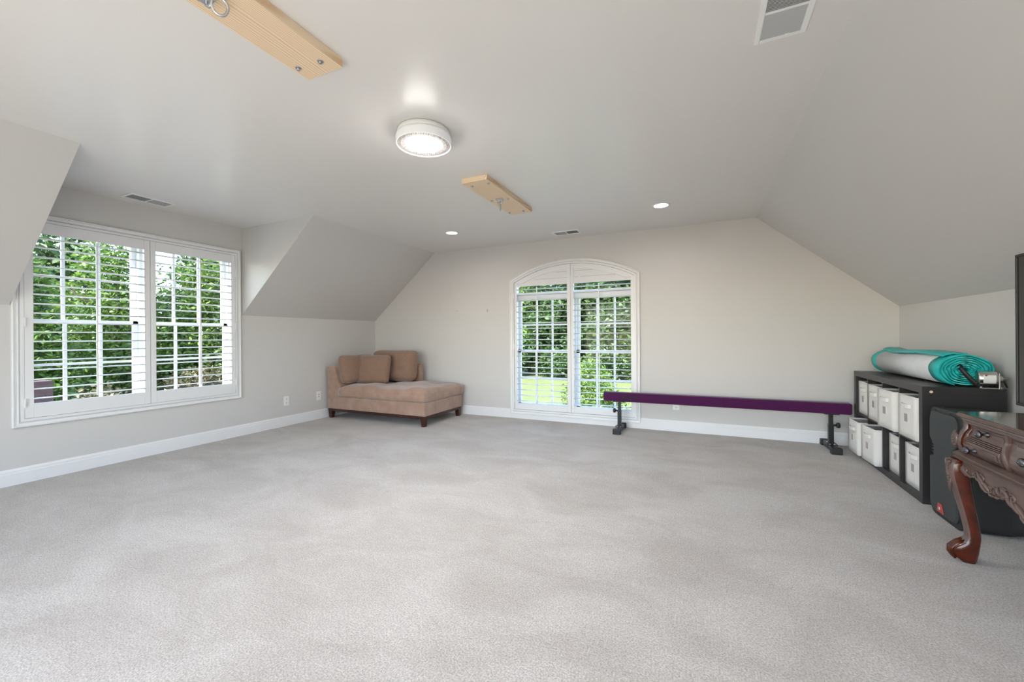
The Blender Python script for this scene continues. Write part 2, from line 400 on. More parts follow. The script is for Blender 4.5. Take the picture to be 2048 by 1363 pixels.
ptL = lambda u, d, z: (XL-d, u, z); ptB = lambda u, d, z: (u, YB+d, z)
W1 = struct(empty('window_1')); mb = MB(); gl = MB()
window_unit(mb, gl, 1.290, 2.094, 0.48, 2.05, 3, 1.256, ptL); window_unit(mb, gl, 2.094, 2.905, 0.48, 2.05, 3, 1.256, ptL)
mb.build('window_frame', 'vinyl', W1); gl.build('window_pane', 'glass', W1)
mb = MB(); mb.box(XL-.128, XL-.126, 2.60, 2.64, 1.145, 1.185); mb.build('sticker', 'white', W1)
W2 = struct(empty('window_2')); mb = MB(); gl = MB()
xa, xb = o1[0][0]+.004, o1[-1][0]-.004
window_unit(mb, gl, xa, AX-.02, 0.12, 1.66, 3, 0.905, ptB); window_unit(mb, gl, AX+.02, xb, 0.12, 1.66, 3, 0.905, ptB)
mb.box(AX-.02, AX+.02, YB+.08, YB+.19, .10, 1.66); mb.box(xa, xb, YB+.07, YB+.195, 1.60, 1.70)
# transom light above the head: curved frame
for a, b in zip(arc(AX, AZ, AR-.05, AX-.80, AX+.80, 20), arc(AX, AZ, AR-.05, AX-.80, AX+.80, 20)[1:]):
    mb.prism([a, b, (b[0], b[1]-.06), (a[0], a[1]-.06)], YB+.12, YB+.16, 'y')
mb.build('window_frame', 'vinyl', W2)
gl.prism([(p[0], p[1]) for p in arc(AX, AZ, AR-.06, AX-.79, AX+.79, 20)]+[(AX+.79, 1.70), (AX-.79, 1.70)], YB+.139, YB+.141, 'y')
gl.build('window_pane', 'glass', W2)

# ------------------------------------------------------------------ plantation shutters
def louvre_bm(u0, u1, z, to, depth=0.0635, th=0.011, tilt=0.0):
    mb = MB(); secs = []
    for u in (u0, u1):
        r = []
        for k in range(12):
            a = 2*pi*k/12; d, h = cos(a)*depth/2, sin(a)*th/2
            dd, hh = d*cos(tilt)-h*sin(tilt), d*sin(tilt)+h*cos(tilt)
            r.append(to(u, dd, z+hh))
        secs.append(r)
    mb.sections(secs); return mb
def shutter(name, label, u0, u1, l0, l1, z0, z1, lz0, lz1, n, rod_u, to, side, origin, arch=None, knobside=1):
    root = empty(name, origin); tag(root, label, 'shutter', 'white louvred window shutters')
    def B(mb, a, b, d0, d1, c, e):
        P = [to(u, d, z) for u in (a, b) for d in (d0, d1) for z in (c, e)]
        v = [mb.bm.verts.new(p) for p in P]
        for q in ((0, 1, 3, 2), (4, 6, 7, 5), (0, 4, 5, 1), (2, 3, 7, 6), (0, 2, 6, 4), (1, 5, 7, 3)): mb.bm.faces.new([v[i] for i in q])
    D0, D1 = -0.014, 0.014
    if arch is None:
        mb = MB(); B(mb, u0, l0, D0, D1, z0, z1); wpart(mb, 'stile', 'shutter', root, bevel=.002)
        mb = MB(); B(mb, l1, u1, D0, D1, z0, z1); wpart(mb, 'stile', 'shutter', root, bevel=.002)
        mb = MB(); B(mb, l0, l1, D0+.001, D1-.001, z0, lz0); wpart(mb, 'rail', 'shutter', root, bevel=.002)
        mb = MB(); B(mb, l0, l1, D0+.001, D1-.001, lz1, z1); wpart(mb, 'rail', 'shutter', root, bevel=.002)
    else:
        top = lambda x, off: AZ+sqrt((AR-off)**2-(x-AX)**2)
        for a, b in ((u0, l0), (l1, u1)):
            mb = MB(); mb.prism([(a, z0), (b, z0), (b, top(b, .064)), (a, top(a, .064))], YB-.014+.005, YB+.014+.005, 'y'); wpart(mb, 'stile', 'shutter', root, bevel=.0015)
        mb = MB(); B(mb, l0, l1, D0+.001, D1-.001, z0, lz0); wpart(mb, 'rail', 'shutter', root, bevel=.002)
        # arched top rail, deeper at its outer end, with two closed louvres under it
        N = 16; xs = [l0+(l1-l0)*i/N for i in range(N+1)]
        low = lambda x: max(lz1+.045, top(x, .128))
        pts = [(x, top(x, .064)) for x in xs]+[(x, low(x)) for x in reversed(xs)]
        mb = MB(); mb.prism(pts, YB-.012+.005, YB+.012+.005, 'y'); wpart(mb, 'arched_rail', 'shutter', root)
        inner, outer = (l1, l0) if side > 0 else (l0, l1)
        for k, (za, zb) in enumerate(((lz1+.006, lz1+.088), (lz1+.090, lz1+.168), (lz1+.170, lz1+.245))):
            # louvre runs from the inner stile out to where the arch cuts it
            f = lambda z: AX-side*sqrt(max(0, (AR-.10)**2-(z-AZ)**2))
            e = f(za+.02); e = max(e, l0) if side > 0 else min(e, l1)
            if (inner-e)*side < .05: continue
            mb = MB(); mb.prism([(YB+.004, za), (YB+.012, za), (YB+.019, zb), (YB+.011, zb)], min(inner, e), max(inner, e), 'x'); wpart(mb, 'closed_louver', 'shutter', root)
    for k in range(n):
        z = lz0+(lz1-lz0)*(k+.5)/n
        lb = louvre_bm(l0, l1, z, to, tilt=0.03); wpart(lb, 'louver', 'shutter', root)
    mb = MB(); B(mb, rod_u-.006, rod_u+.006, .036, .047, lz0+.02, lz1-.015); wpart(mb, 'tilt_rod', 'shutter', root, bevel=.002)
    for hz in (z0+.12, (z0+lz1)/2+.02, lz1-.12):
        mb = MB(); a = (u0-.006, u0+.004) if side > 0 else (u1-.004, u1+.006)
        B(mb, a[0], a[1], .012, .030, hz-.035, hz+.035); wpart(mb, 'hinge', 'white', root, bevel=.002)
    return root
sL = lambda u, d, z: (XL+.010+d, u, z); sB = lambda u, d, z: (u, YB-.005+.010-d, z)
shutter('window_shutter', 'left white louvred shutter of the wide dormer window', 1.307, 2.106, 1.356, 2.062, .496, 2.034, .606, 1.946, 18, 1.719, sL, 1, (XL, 1.7, .496))
shutter('window_shutter', 'right white louvred shutter of the wide dormer window, next to the slanted wall', 2.110, 2.888, 2.152, 2.846, .496, 2.034, .606, 1.946, 18, 2.521, sL, -1, (XL, 2.5, .496))
shutter('window_shutter', 'left white arched-top louvred shutter of the arched window, nearer the sofa', -2.298, -1.5105, -2.258, -1.556, .128, 0, .205, 1.772, 21, -1.960, sB, 1, (-1.9, YB, .128), arch=1)
shutter('window_shutter', 'right white arched-top louvred shutter of the arched window, behind the purple beam', -1.5065, -.719, -1.468, -.762, .128, 0, .205, 1.772, 21, -1.140, sB, -1, (-1.1, YB, .128), arch=1)

# ------------------------------------------------------------------ ceiling things
def vent(label, x0, x1, y0, y1, along, dark_end, n, group='ceiling air vents', div=True):
    r = empty('ceiling_vent', ((x0+x1)/2, (y0+y1)/2, H)); tag(r, label, 'vent', group)
    z1 = H; z0 = H-.008; b = .022 if x1-x0 < .3 else .03
    mb = MB(); mb.box(x0, x0+b, y0, y1, z0, z1); mb.box(x1-b, x1, y0, y1, z0, z1); mb.box(x0+b, x1-b, y0, y0+b, z0, z1); mb.box(x0+b, x1-b, y1-b, y1, z0, z1)
    if along == 'x': mb.box((x0+x1)/2-.006, (x0+x1)/2+.006, y0+b, y1-b, z0, z1)
    else: mb.box(x0+b, x1-b, (y0+y1)/2-.006, (y0+y1)/2+.006, z0, z1)
    wpart(mb, 'frame', 'white', r, bevel=.002)
    mb = MB(); mb.box(x0+b, x1-b, y0+b, y1-b, H-.002, H-.0005); wpart(mb, 'duct_backing', 'dark', r)
    # two banks of slats tilted opposite ways
    for bank in (0, 1):
        mb = MB()
        if along == 'x': u0, u1 = (x0+b, (x0+x1)/2-.006) if bank == 0 else ((x0+x1)/2+.006, x1-b); v0, v1 = y0+b, y1-b
        else: u0, u1 = (y0+b, (y0+y1)/2-.006) if bank == 0 else ((y0+y1)/2+.006, y1-b); v0, v1 = x0+b, x1-b
        t = (1 if bank == dark_end else -1)*(1 if along == 'x' else -1)
        # slats run across the short side and are stacked along the long one
        for k in range(n):
            u = u0+(u1-u0)*(k+.5)/n; d = (u1-u0)/n*.46
            if bank == dark_end:
                d *= .42; q = [(u-d, H-.006), (u+d, H-.0068), (u+d, H-.0076), (u-d, H-.0068)]
                mb.prism(q, v0, v1, 'y' if along == 'x' else 'x'); continue
            if along == 'x': mb.prism([(u-d*t, H-.0025), (u+d*t, H-.0075), (u+d*t+.0012, H-.007), (u-d*t+.0012, H-.002)], v0, v1, 'y')
            else: mb.prism([(u-d*t, H-.0025), (u+d*t, H-.0075), (u+d*t+.0012, H-.007), (u-d*t+.0012, H-.002)], v0, v1, 'x')
        wpart(mb, 'slat_bank', 'screen', r)
    return r
vent('small white ceiling vent in the dormer above the wide window', -4.61, -4.43, 1.835, 2.175, 'y', 0, 14)
vent('small white ceiling vent above the arched window', -1.635, -1.295, 4.70, 4.885, 'x', 1, 14)
v = vent('large white ceiling vent by the right slope, cut by the top of the photo', .215, .402, 1.70, 2.055, 'y', 0, 20)
mb = MB(); mb.box(.325, .345, 2.028, 2.040, H-.014, H-.008); wpart(mb, 'lever', 'white', v)

def downlight(x, y, label):
    r = empty('recessed_light', (x, y, H)); tag(r, label, 'ceiling light', 'small round recessed downlights')
    mb = MB(); mb.lathe([(.084, -.0005), (.084, -.003), (.078, -.007), (.066, -.007), (.062, -.004), (.062, -.0005)], (x, y, H)); wpart(mb, 'trim_ring', 'white', r)
    mb = MB(); mb.cyl((x, y, H-.0055), (x, y, H-.001), .063, n=32); wpart(mb, 'lens', 'lit_can', r)
    l = light('downlight_lamp', 'AREA', 6*LAMP, (x, y, H-.012), size=.12, color=WARM, shape='DISK'); l.data.spread = radians(165)
downlight(-2.714, 4.193, 'small round recessed downlight over the sofa side of the arched window')
downlight(-.340, 4.200, 'small round recessed downlight right of the ceiling vent, above the purple beam')
for x in (-2.714, -.340): downlight(x, -.9, 'recessed downlight behind the camera on the %s side' % ('left' if x < -1 else 'right'))  # two extra downlights added out of view to brighten the room

# flush mount light
FX, FY = -1.532, 2.062
r = empty('flush_mount_light', (FX, FY, H)); tag(r, 'round white flush mount ceiling light, lit, in the middle of the ceiling', 'ceiling light')
mb = MB(); mb.lathe([(.150, 0), (.157, -.004), (.157, -.028), (.150, -.032), (.148, -.032), (.02, -.030)], (FX, FY, H), n=64); wpart(mb, 'base_pan', 'white', r)
mb = MB(); mb.lathe([(.150, -.032), (.163, -.034), (.166, -.045), (.166, -.080), (.164, -.086), (.161, -.085), (.160, -.040), (.150, -.036)], (FX, FY, H), n=64); wpart(mb, 'rim', 'glow_rim', r)
mb = MB()
mb.lathe([(.1605, -.070), (.159, -.079), (.116, -.079), (.116, -.070)], (FX, FY, H), n=64)
for k in range(60):
    a = 2*pi*k/60; mb.ball((FX+.137*cos(a), FY+.137*sin(a), H-.078), .005, n=8)
wpart(mb, 'crystal_ring', 'crystal', r)
mb = MB(); mb.lathe([(.116, -.070), (.116, -.076), (.110, -.078), (.02, -.079)], (FX, FY, H), n=64); wpart(mb, 'diffuser', 'diffuser', r)
light('flush_lamp', 'AREA', 62*LAMP, (FX, FY, H-.098), size=.24, color=(1, .97, .93), shape='DISK')
l = light('flush_glow', 'POINT', 6*LAMP, (FX-.02, FY-.01, H-.19), size=.10, color=(1, .97, .93)); l.data.specular_factor = .1

# pine boards with hanging hardware
def lag_bolts(pts, z, parent):
    for x, y in pts:
        mb = MB(); mb.cyl((x, y, z), (x, y, z-.003), .013, n=20); mb.cyl((x, y, z-.003), (x, y, z-.011), .0085, n=6); wpart(mb, 'bolt', 'zinc', parent)
BZ = H-.040
r = empty('ceiling_board', (-1.568, .9, H)); tag(r, 'long pine board bolted to the ceiling, nearest the camera, cut by the top edge', 'board', 'pine boards bolted to the ceiling')
mb = MB(); mb.box(-1.678, -1.458, .25, 1.368, BZ, H); wpart(mb, 'plank', 'pine', r, bevel=.002)
lag_bolts([(-1.642, 1.285), (-1.513, 1.294), (-1.655, .80), (-1.50, .80), (-1.655, .40), (-1.50, .40)], BZ, r)
mb = MB()
cx, cy = -1.585, .885
mb.box(cx-.045, cx+.035, cy-.055, cy+.015, BZ-.006, BZ); mb.ball((cx+.02, cy-.035, BZ-.008), .009, n=10); mb.ball((cx-.03, cy-.02, BZ-.008), .009, n=10)
mb.loft([((cx+.020*cos(a), cy, BZ-.014+.018*sin(a)), .006) for a in [2*pi*k/20 for k in range(21)]], 10, caps=False)
wpart(mb, 'swivel_plate', 'zinc', r)
mb = MB()
U_ = Vector((.48, .88, 0)); V_ = Vector((-.30, .16, -.94))
mb.loft([(Vector((cx+.028, cy+.018, BZ-.030))+U_*.024*cos(a)+V_*.027*sin(a), .0048) for a in [2*pi*k/32 for k in range(33)]], 12, caps=False)
wpart(mb, 'carabiner', 'zinc', r)
r = empty('ceiling_board', (-1.602, 3.27, H)); tag(r, 'short pine board bolted to the ceiling beyond the round light', 'board', 'pine boards bolted to the ceiling')
mb = MB(); mb.box(-1.722, -1.492, 2.805, 3.740, BZ, H); wpart(mb, 'plank', 'pine', r, bevel=.002)
lag_bolts([(-1.671, 2.883), (-1.520, 2.883), (-1.688, 3.266), (-1.537, 3.281), (-1.698, 3.656), (-1.549, 3.658)], BZ, r)
mb = MB(); cx, cy = -1.606, 3.262
mb.box(cx-.030, cx+.030, cy-.03, cy+.03, BZ-.005, BZ)
mb.loft([((cx+.022*cos(a), cy, BZ-.020+.020*sin(a)), .006) for a in [2*pi*k/20 for k in range(21)]], 10, caps=False)
wpart(mb, 'eye_plate', 'zinc', r)
mb = MB(); mb.loft([((cx, cy+.014*cos(a), BZ-.062+.040*sin(a)), .005) for a in [2*pi*k/28 for k in range(29)]], 10, caps=False); wpart(mb, 'carabiner', 'zinc', r)

# ------------------------------------------------------------------ wall plates, hooks
def outlet(label, wall, u, z, wd=.072, hh=.118, kind='duplex'):
    r = empty('wall_outlet', (XL, u, z) if wall == 'L' else (u, YB, z)); tag(r, label, 'outlet', 'white wall plates')
    def bx(mb, a, b, c, d, e, f):
        if wall == 'L': mb.box(XL+a, XL+b, u+c, u+d, z+e, z+f)
        else: mb.box(u+c, u+d, YB-b, YB-a, z+e, z+f)
    mb = MB(); bx(mb, 0, .005, -wd/2, wd/2, -hh/2, hh/2); wpart(mb, 'cover_plate', 'white', r, bevel=.002)
    if kind == 'duplex':
        for s in (-.026, .026):
            mb = MB(); bx(mb, .005, .007, -.015, .015, s-.018, s+.018); wpart(mb, 'socket', 'white', r, bevel=.001)
            mb = MB(); bx(mb, .007, .0075, -.007, -.004, s-.006, s+.008); bx(mb, .007, .0075, .004, .007, s-.006, s+.008); bx(mb, .007, .0075, -.002, .002, s-.013, s-.009); wpart(mb, 'slots', 'outlet_dark', r)
    else:
        mb = MB(); bx(mb, .005, .0065, -.016, .016, -.034, .034); wpart(mb, 'insert', 'white', r, bevel=.001)
        for s in (-.015, .015):
            mb = MB(); bx(mb, .0065, .008, -.006, .006, s-.006, s+.006); wpart(mb, 'jack', 'outlet_dark', r)
outlet('white wall plate below the right end of the wide window', 'L', 3.520, .314)
outlet('white wall plate with dark jacks, close to the left side of the sofa', 'L', 4.003, .317, kind='jack')
outlet('white wall plate on the gable wall, half hidden by the purple beam', 'B', -.262, .305)
def hook(x, z, label, big):
    r = empty('wall_hook', (x, YB, z)); tag(r, label, 'hook')
    mb = MB(); mb.cyl((x, YB, z), (x, YB-.004, z), .006 if big else .004, n=10); mb.loft([((x, YB-.003, z), .0025), ((x, YB-.018, z-.004), .0025), ((x, YB-.022, z+.004 if not big else z-.014), .0025)], 8)
    if big: mb.cyl((x-.004, YB-.006, z-.03), (x-.004, YB-.010, z+.012), .003, n=8)
    wpart(mb, 'hook', 'zinc', r)
hook(-2.711, 1.483, 'small metal hook on the wall left of the arched window', True)
hook(-3.211, 1.485, 'tiny nail in the gable wall above the sofa end', False)
hook(-.303, 1.510, 'tiny nail in the gable wall right of the arched window', False)

# ------------------------------------------------------------------ sofa (corner chaise)
def cushion(w, h, t, p=2.6, q=0.5, n=18, puff=0.0, wr=0.0, seed=1):
    """soft box: width x, height z, thickness y"""
    rnd = random.Random(seed); ph = [rnd.uniform(0, 6) for _ in range(6)]
    mb = MB(); idx = {}
    for side in (-1, 1):
        for i in range(n+1):
            for j in range(n+1):
                u, v = -1+2*i/n, -1+2*j/n
                edge = i in (0, n) or j in (0, n)
                if edge and (0, i, j) in idx: continue
                prof = ((1-abs(u)**p)*(1-abs(v)**p))**q
                # corners pull in a little
                x = u*w/2*(1-.03*(1-abs(u))*0-.045*(abs(v)**4)*(1-0)*abs(u)*0) * (1-.02*(1-v*v)) * (1-.085*abs(v)**7); z = v*h/2*(1-.03*(1-u*u)) * (1-.085*abs(u)**7)
                wrk = wr*(sin(7*u+5*v+ph[0])+.6*sin(13*v-4*u+ph[1])+.5*sin(11*u+ph[2])*sin(9*v+ph[3]))
                y = side*(t/2*prof+wrk*prof)
                vert = mb.bm.verts.new((x, y, z)); idx[(0 if edge else side, i, j)] = vert
    g = lambda s, i, j: idx[(0 if (i in (0, n) or j in (0, n)) else s, i, j)]
    for s in (-1, 1):
        for i in range(n):
            for j in range(n):
                f = mb.bm.faces.new((g(s, i, j), g(s, i+1, j), g(s, i+1, j+1), g(s, i, j+1))); f.smooth = True
    return mb
sofa = empty('chaise_sofa', (-3.9, 4.5, 0)); tag(sofa, 'brown suede chaise sofa with dark wooden legs in the far left corner', 'sofa')
X0, X1, Y0, Y1 = -4.715, -3.062, 4.100, 4.965
mb = MB(); mb.box(X0+.01, X1, Y0, Y1, .132, .300); wpart(mb, 'base', 'suede', sofa, bevel=.012, seg=3)
mb = MB()
mb.box(X0+.02, X1-.01, Y0+.012, Y0+.035, .098, .134); mb.box(X0+.02, X1-.01, Y1-.035, Y1-.012, .098, .134)
mb.box(X0+.02, X0+.045, Y0+.035, Y1-.035, .098, .134); mb.box(X1-.033, X1-.010, Y0+.035, Y1-.035, .098, .134)
wpart(mb, 'base_rail', 'dark_wood', sofa, bevel=.003)
for lx, ly in ((X0+.012, Y0+.008), (X1-.078, Y0+.008), (X1-.078, Y1-.078), (X0+.012, Y1-.078)):
    mb = MB(); a = .070
    mb.sections([[(lx+k, ly+k, 0), (lx+a-k, ly+k, 0), (lx+a-k, ly+a-k, 0), (lx+k, ly+a-k, 0)] for k in (.012,)] + [[(lx, ly, .134), (lx+a, ly, .134), (lx+a, ly+a, .134), (lx, ly+a, .134)]], smooth=False)
    wpart(mb, 'leg', 'dark_wood', sofa, bevel=.003)
mb = MB(); mb.prism([(X0, .134), (X0+.235, .134), (X0+.235, .44), (X0+.135, .700), (X0+.10, .715), (X0+.02, .712), (X0, .695)], Y0+.004, Y1, 'y'); wpart(mb, 'arm', 'suede', sofa, bevel=.010, seg=3)
mb = MB(); mb.prism([(Y1-.105, .30), (Y1, .30), (Y1, .712), (Y1-.055, .718), (Y1-.085, .69)], X0+.10, -3.725, 'x'); wpart(mb, 'back', 'suede', sofa, bevel=.010, seg=3)
# seat cushion: L-shaped footprint (runs deeper where the back ends)
mb = MB()
def seat():
    xa, xb, xm, ya, ym, yb = -4.478, X1+.004, -3.72, Y0-.004, Y1-.11, Y1+.002
    nx, ny = 30, 18; top = {}; 
    def inside(i, j): return True
    xs = [xa+(xb-xa)*i/nx for i in range(nx+1)]; ys = [ya+(yb-ya)*j/ny for j in range(ny+1)]
    def hgt(x, y):
        lim = yb if x > xm else ym
        d = min(x-xa, xb-x, y-ya, lim-y)
        e = max(0, min(1, d/.10)); e = sqrt(max(0, 1-(1-e)**2))
        puffs = .013*(sin(x*7.3)*sin(y*6.1+1)+.5*sin(x*17+y*9)+.35*sin(y*23-x*8))
        return .300+.120+(.043+puffs)*e
    V = {}; 
    for i, x in enumerate(xs):
        for j, y in enumerate(ys):
            if x <= xm+.001 or y <= yb: V[i, j] = mb.bm.verts.new((x, min(y, ym) if x <= xm and y > ym else y, hgt(x, min(y, ym) if x <= xm else y)))
    for i in range(nx):
        for j in range(ny):
            f = mb.bm.faces.new((V[i, j], V[i+1, j], V[i+1, j+1], V[i, j+1])); f.smooth = True
    ring = [(i, 0) for i in range(nx)]+[(nx, j) for j in range(ny)]+[(i, ny) for i in range(nx, 0, -1)]+[(0, j) for j in range(ny, 0, -1)]
    lower = []
    for lv, (ins, z) in enumerate(((-.006, .405), (-.010, .37), (-.008, .33), (.0, .312), (.012, .303))):
        row = []
        for (i, j) in ring:
            c = V[i, j].co; dx = 1 if i == 0 else (-1 if i == nx else 0); dy = 1 if j == 0 else (-1 if j == ny else 0)
            row.append(mb.bm.verts.new((c.x+dx*ins, c.y+dy*ins, z)))
        lower.append(row)
    prev = [V[r] for r in ring]
    for row in lower:
        for k in range(len(ring)):
            f = mb.bm.faces.new((prev[k], prev[(k+1) % len(ring)], row[(k+1) % len(ring)], row[k])); f.smooth = True
        prev = row
    bmesh.ops.remove_doubles(mb.bm, verts=mb.bm.verts, dist=1e-5)
seat(); wpart(mb, 'seat_cushion', 'suede', sofa)
def place(mb, name, label, cat, loc, rot, m, grp=None):
    o = mb.build(name, m); o.location = loc; o.rotation_euler = rot; tag(o, label, cat, grp); return o
GC = 'brown cushions on the sofa'
# long bolster cushion leaning on the arm (local width x -> world y)
place(cushion(.62, .41, .21, p=5, q=.42, wr=.004, seed=3), 'back_cushion', 'wide brown cushion leaning on the left arm of the sofa', 'cushion', (-4.475, 4.43, .665), (radians(-13), 0, radians(90)), 'suede_plain', GC)
place(cushion(.80, .46, .22, p=6, q=.42, wr=.005, seed=5), 'back_cushion', 'large brown cushion at the back of the sofa, rightmost and tallest', 'cushion', (-4.090, 4.765, .695), (radians(-9), 0, 0), 'suede_plain', GC)
place(cushion(.50, .42, .17, p=3.2, q=.45, wr=.004, seed=9), 'throw_pillow', 'square brown throw pillow standing in front of the two bigger sofa cushions', 'pillow', (-4.215, 4.47, .655), (radians(-14), 0, radians(16)), 'suede_plain', GC)

# ------------------------------------------------------------------ balance beam
beam = empty('balance_beam', (.12, 4.86, 0)); tag(beam, 'long low purple gymnastics balance beam on black feet along the gable wall', 'balance beam')
BX0, BX1, BY0, BY1, BZ0, BZ1 = -1.040, 1.285, 4.805, 4.905, .347, .452
mb = MB(); mb.box(BX0, BX1, BY0, BY1, BZ0, BZ1); wpart(mb, 'padded_beam', 'purple', beam, bevel=.016, seg=4)
fc = bpy.data.curves.new('lettering', 'FONT'); fc.body = 'milliard'; fc.size = .062; fc.extrude = .0006; fc.offset = .0012; fc.align_x = 'LEFT'
fo = bpy.data.objects.new('lettering', fc); COL.objects.link(fo)
dg = bpy.context.evaluated_depsgraph_get(); me = bpy.data.meshes.new_from_object(fo.evaluated_get(dg)); bpy.data.objects.remove(fo)
me.materials.clear(); me.materials.append(M['ink']); lt = bpy.data.objects.new('lettering', me); link(lt, beam)
lt.matrix_parent_inverse = Matrix.Translation(beam.location).inverted()
wd = max(v.co.x for v in me.vertices)-min(v.co.x for v in me.vertices)
lt.matrix_world = Matrix.Translation((-.862, BY0-.0008, .377)) @ Matrix.Rotation(radians(90), 4, 'X') @ Matrix.Diagonal((.200/wd, 1, 1, 1))
lt['label'] = 'black lettering'
def stand(px, kdir):
    cy = (BY0+BY1)/2
    mb = MB(); mb.box(px-.021, px+.021, cy-.021, cy+.021, .055, .245); wpart(mb, 'post_sleeve', 'black_metal', beam, bevel=.003)
    mb = MB(); mb.box(px-.017, px+.017, cy-.017, cy+.017, .240, .345); wpart(mb, 'inner_post', 'black_metal', beam, bevel=.002)
    mb = MB(); mb.box(px-.06, px+.06, cy-.045, cy+.045, .341, .347); wpart(mb, 'mounting_plate', 'black_metal', beam)
    mb = MB(); mb.box(px-.032, px+.032, 4.665, 5.050, .012, .055); wpart(mb, 'foot_bar', 'black_metal', beam, bevel=.004)
    for ya in (4.650, 5.010):
        mb = MB(); mb.box(px-.044, px+.044, ya, ya+.055, 0, .060); wpart(mb, 'end_cap', 'black_plastic', beam, bevel=.008)
    for bx, by in ((-.03, -.05), (.03, -.05), (-.03, .05), (.03, .05)):
        mb = MB(); mb.cyl((px+bx*.6, cy+by, .055), (px+bx*.6, cy+by, .064), .008, n=6); wpart(mb, 'bolt', 'zinc', beam)
    mb = MB(); mb.box(px-.045, px+.045, cy-.06, cy+.06, .053, .058); wpart(mb, 'base_plate', 'black_metal', beam)
    mb = MB(); a = px+kdir*.021; mb.cyl((a, cy, .235), (a+kdir*.022, cy, .235), .010, n=12, mi=0)
    mb.lathe([(.012, .022*kdir), (.024, .026*kdir), (.026, .034*kdir), (.026, .046*kdir), (.018, .052*kdir)], (a, cy, .235), axis='x', n=16); wpart(mb, 'knob', 'black_plastic', beam)
stand(-.862, -1); stand(1.128, 1)

# ------------------------------------------------------------------ cube shelf
SX0, SX1, SY0, SY1, SH, ST = 1.300, 1.690, 3.525, 4.825, .762, .045
sh = empty('cube_shelf', (1.5, 4.17, 0)); tag(sh, 'black eight-compartment cube shelf along the right wall', 'shelf')
mb = MB(); mb.box(SX0, SX1, SY0, SY1, SH-ST, SH); wpart(mb, 'top_board', 'shelf', sh, bevel=.001)
mb = MB(); mb.box(SX0, SX1, SY0, SY1, 0, ST); wpart(mb, 'bottom_board', 'shelf', sh, bevel=.001)
for a in (SY0, SY1-ST): 
    mb = MB(); mb.box(SX0, SX1, a, a+ST, ST, SH-ST); wpart(mb, 'side_board', 'shelf', sh, bevel=.001)
mb = MB(); mb.box(SX0+.002, SX1, SY0+ST, SY1-ST, .373, .389); wpart(mb, 'middle_board', 'shelf', sh)
cw = (SY1-SY0-2*ST-3*.016)/4; cells = []
for k in range(4):
    a = SY0+ST+k*(cw+.016); cells.append((a, a+cw))
    if k < 3:
        for z0, z1 in ((ST, .373), (.389, SH-ST)):
            mb = MB(); mb.box(SX0+.002, SX1, a+cw, a+cw+.016, z0, z1); wpart(mb, 'divider', 'shelf', sh)
mb = MB(); mb.cyl((1.345, SY0-.0005, .728), (1.345, SY0+.002, .728), .009, n=20); wpart(mb, 'screw_hole', 'pine', sh)
mb = MB(); mb.cyl((1.62, SY0-.0005, .728), (1.62, SY0+.002, .728), .004, n=12); wpart(mb, 'screw_hole', 'dark', sh)

def bin_box(y_mid, z, x_front, rz, label, seed, cover=None):
    root = empty('storage_bin', (0, 0, 0)); tag(root, label, 'storage bin', 'white fabric bins in the cube shelf')
    w2, d, h = .130, .30, .288; t = .004
    mb = MB()
    rn = random.Random(seed)
    # walls as a tub with slightly bowed panels
    def wall(pa, pb):
        n = 6; out = Vector((pb[1]-pa[1], -(pb[0]-pa[0]))).normalized(); rows = []
        for i in range(n+1):
            for j in range(n+1):
                s, tt = i/n, j/n; bow = .004*sin(pi*s)*sin(pi*tt)+.0015*rn.uniform(-1, 1)*sin(pi*s)
                rows.append((pa[0]+(pb[0]-pa[0])*s+out.x*bow, pa[1]+(pb[1]-pa[1])*s+out.y*bow, h*tt))
        v = [mb.bm.verts.new(p) for p in rows]
        for i in range(n):
            for j in range(n):
                a = i*(n+1)+j; f = mb.bm.faces.new((v[a], v[a+1], v[a+n+2], v[a+n+1])); f.smooth = True
    cs = [(0, w2), (0, -w2), (d, -w2), (d, w2)]
    for a, b in zip(cs, cs[1:]+cs[:1]): wall(a, b)
    mb.poly([(0, -w2, 0), (d, -w2, 0), (d, w2, 0), (0, w2, 0)])
    bmesh.ops.remove_doubles(mb.bm, verts=mb.bm.verts, dist=.0012)
    o = mb.build('bin_body', 'bin', root); sd = o.modifiers.new('s', 'SOLIDIFY'); sd.thickness = t; sd.offset = -1
    mb = MB(); mb.box(t+.001, d-t-.001, -w2+t+.001, w2-t-.001, .012, .016)
    for x0, x1, y0, y1 in ((t+.002, t+.003, -w2+.008, w2-.008), (d-t-.003, d-t-.002, -w2+.008, w2-.008), (t+.004, d-.008, -w2+t+.001, -w2+t+.002), (t+.004, d-.008, w2-t-.002, w2-t-.001)): mb.box(x0, x1, y0, y1, .014, h-.012)
    mb.build('bin_lining', 'bin_in', root)
    mb = MB()
    pts = [(-.004, -.062), (-.016, -.050), (-.022, -.02), (-.022, .02), (-.016, .050), (-.004, .062)]
    back = [(p[0]+.004, p[1]*.96) for p in reversed(pts)]
    mb.prism(pts+back, .205, .232, 'z'); mb.build('bin_handle', 'bin', root)
    mb = MB(); mb.box(-.0065, -.004, -.030, .030, .102, .168); mb.build('bin_label_frame', 'bin', root)
    mb = MB(); mb.box(-.0075, -.0065, -.022, .022, .108, .162); mb.build('bin_label', 'label', root)
    root.location = (x_front, y_mid, z); root.rotation_euler = (0, 0, rz); return root
c = [(a+b)/2 for a, b in cells]   # index 0 = nearest the camera
zt, zb = .3895, .0455
bin_box(c[3], zt, 1.318, 0, 'white fabric bin, upper row, farthest left and touching the gable end', 1)
bin_box(c[2], zt, 1.298, 0, 'white fabric bin, upper row, second from the gable wall', 2)
bin_box(c[1], zt, 1.272, .05, 'white fabric bin, upper row, third from the gable wall, handle sticking out', 3)
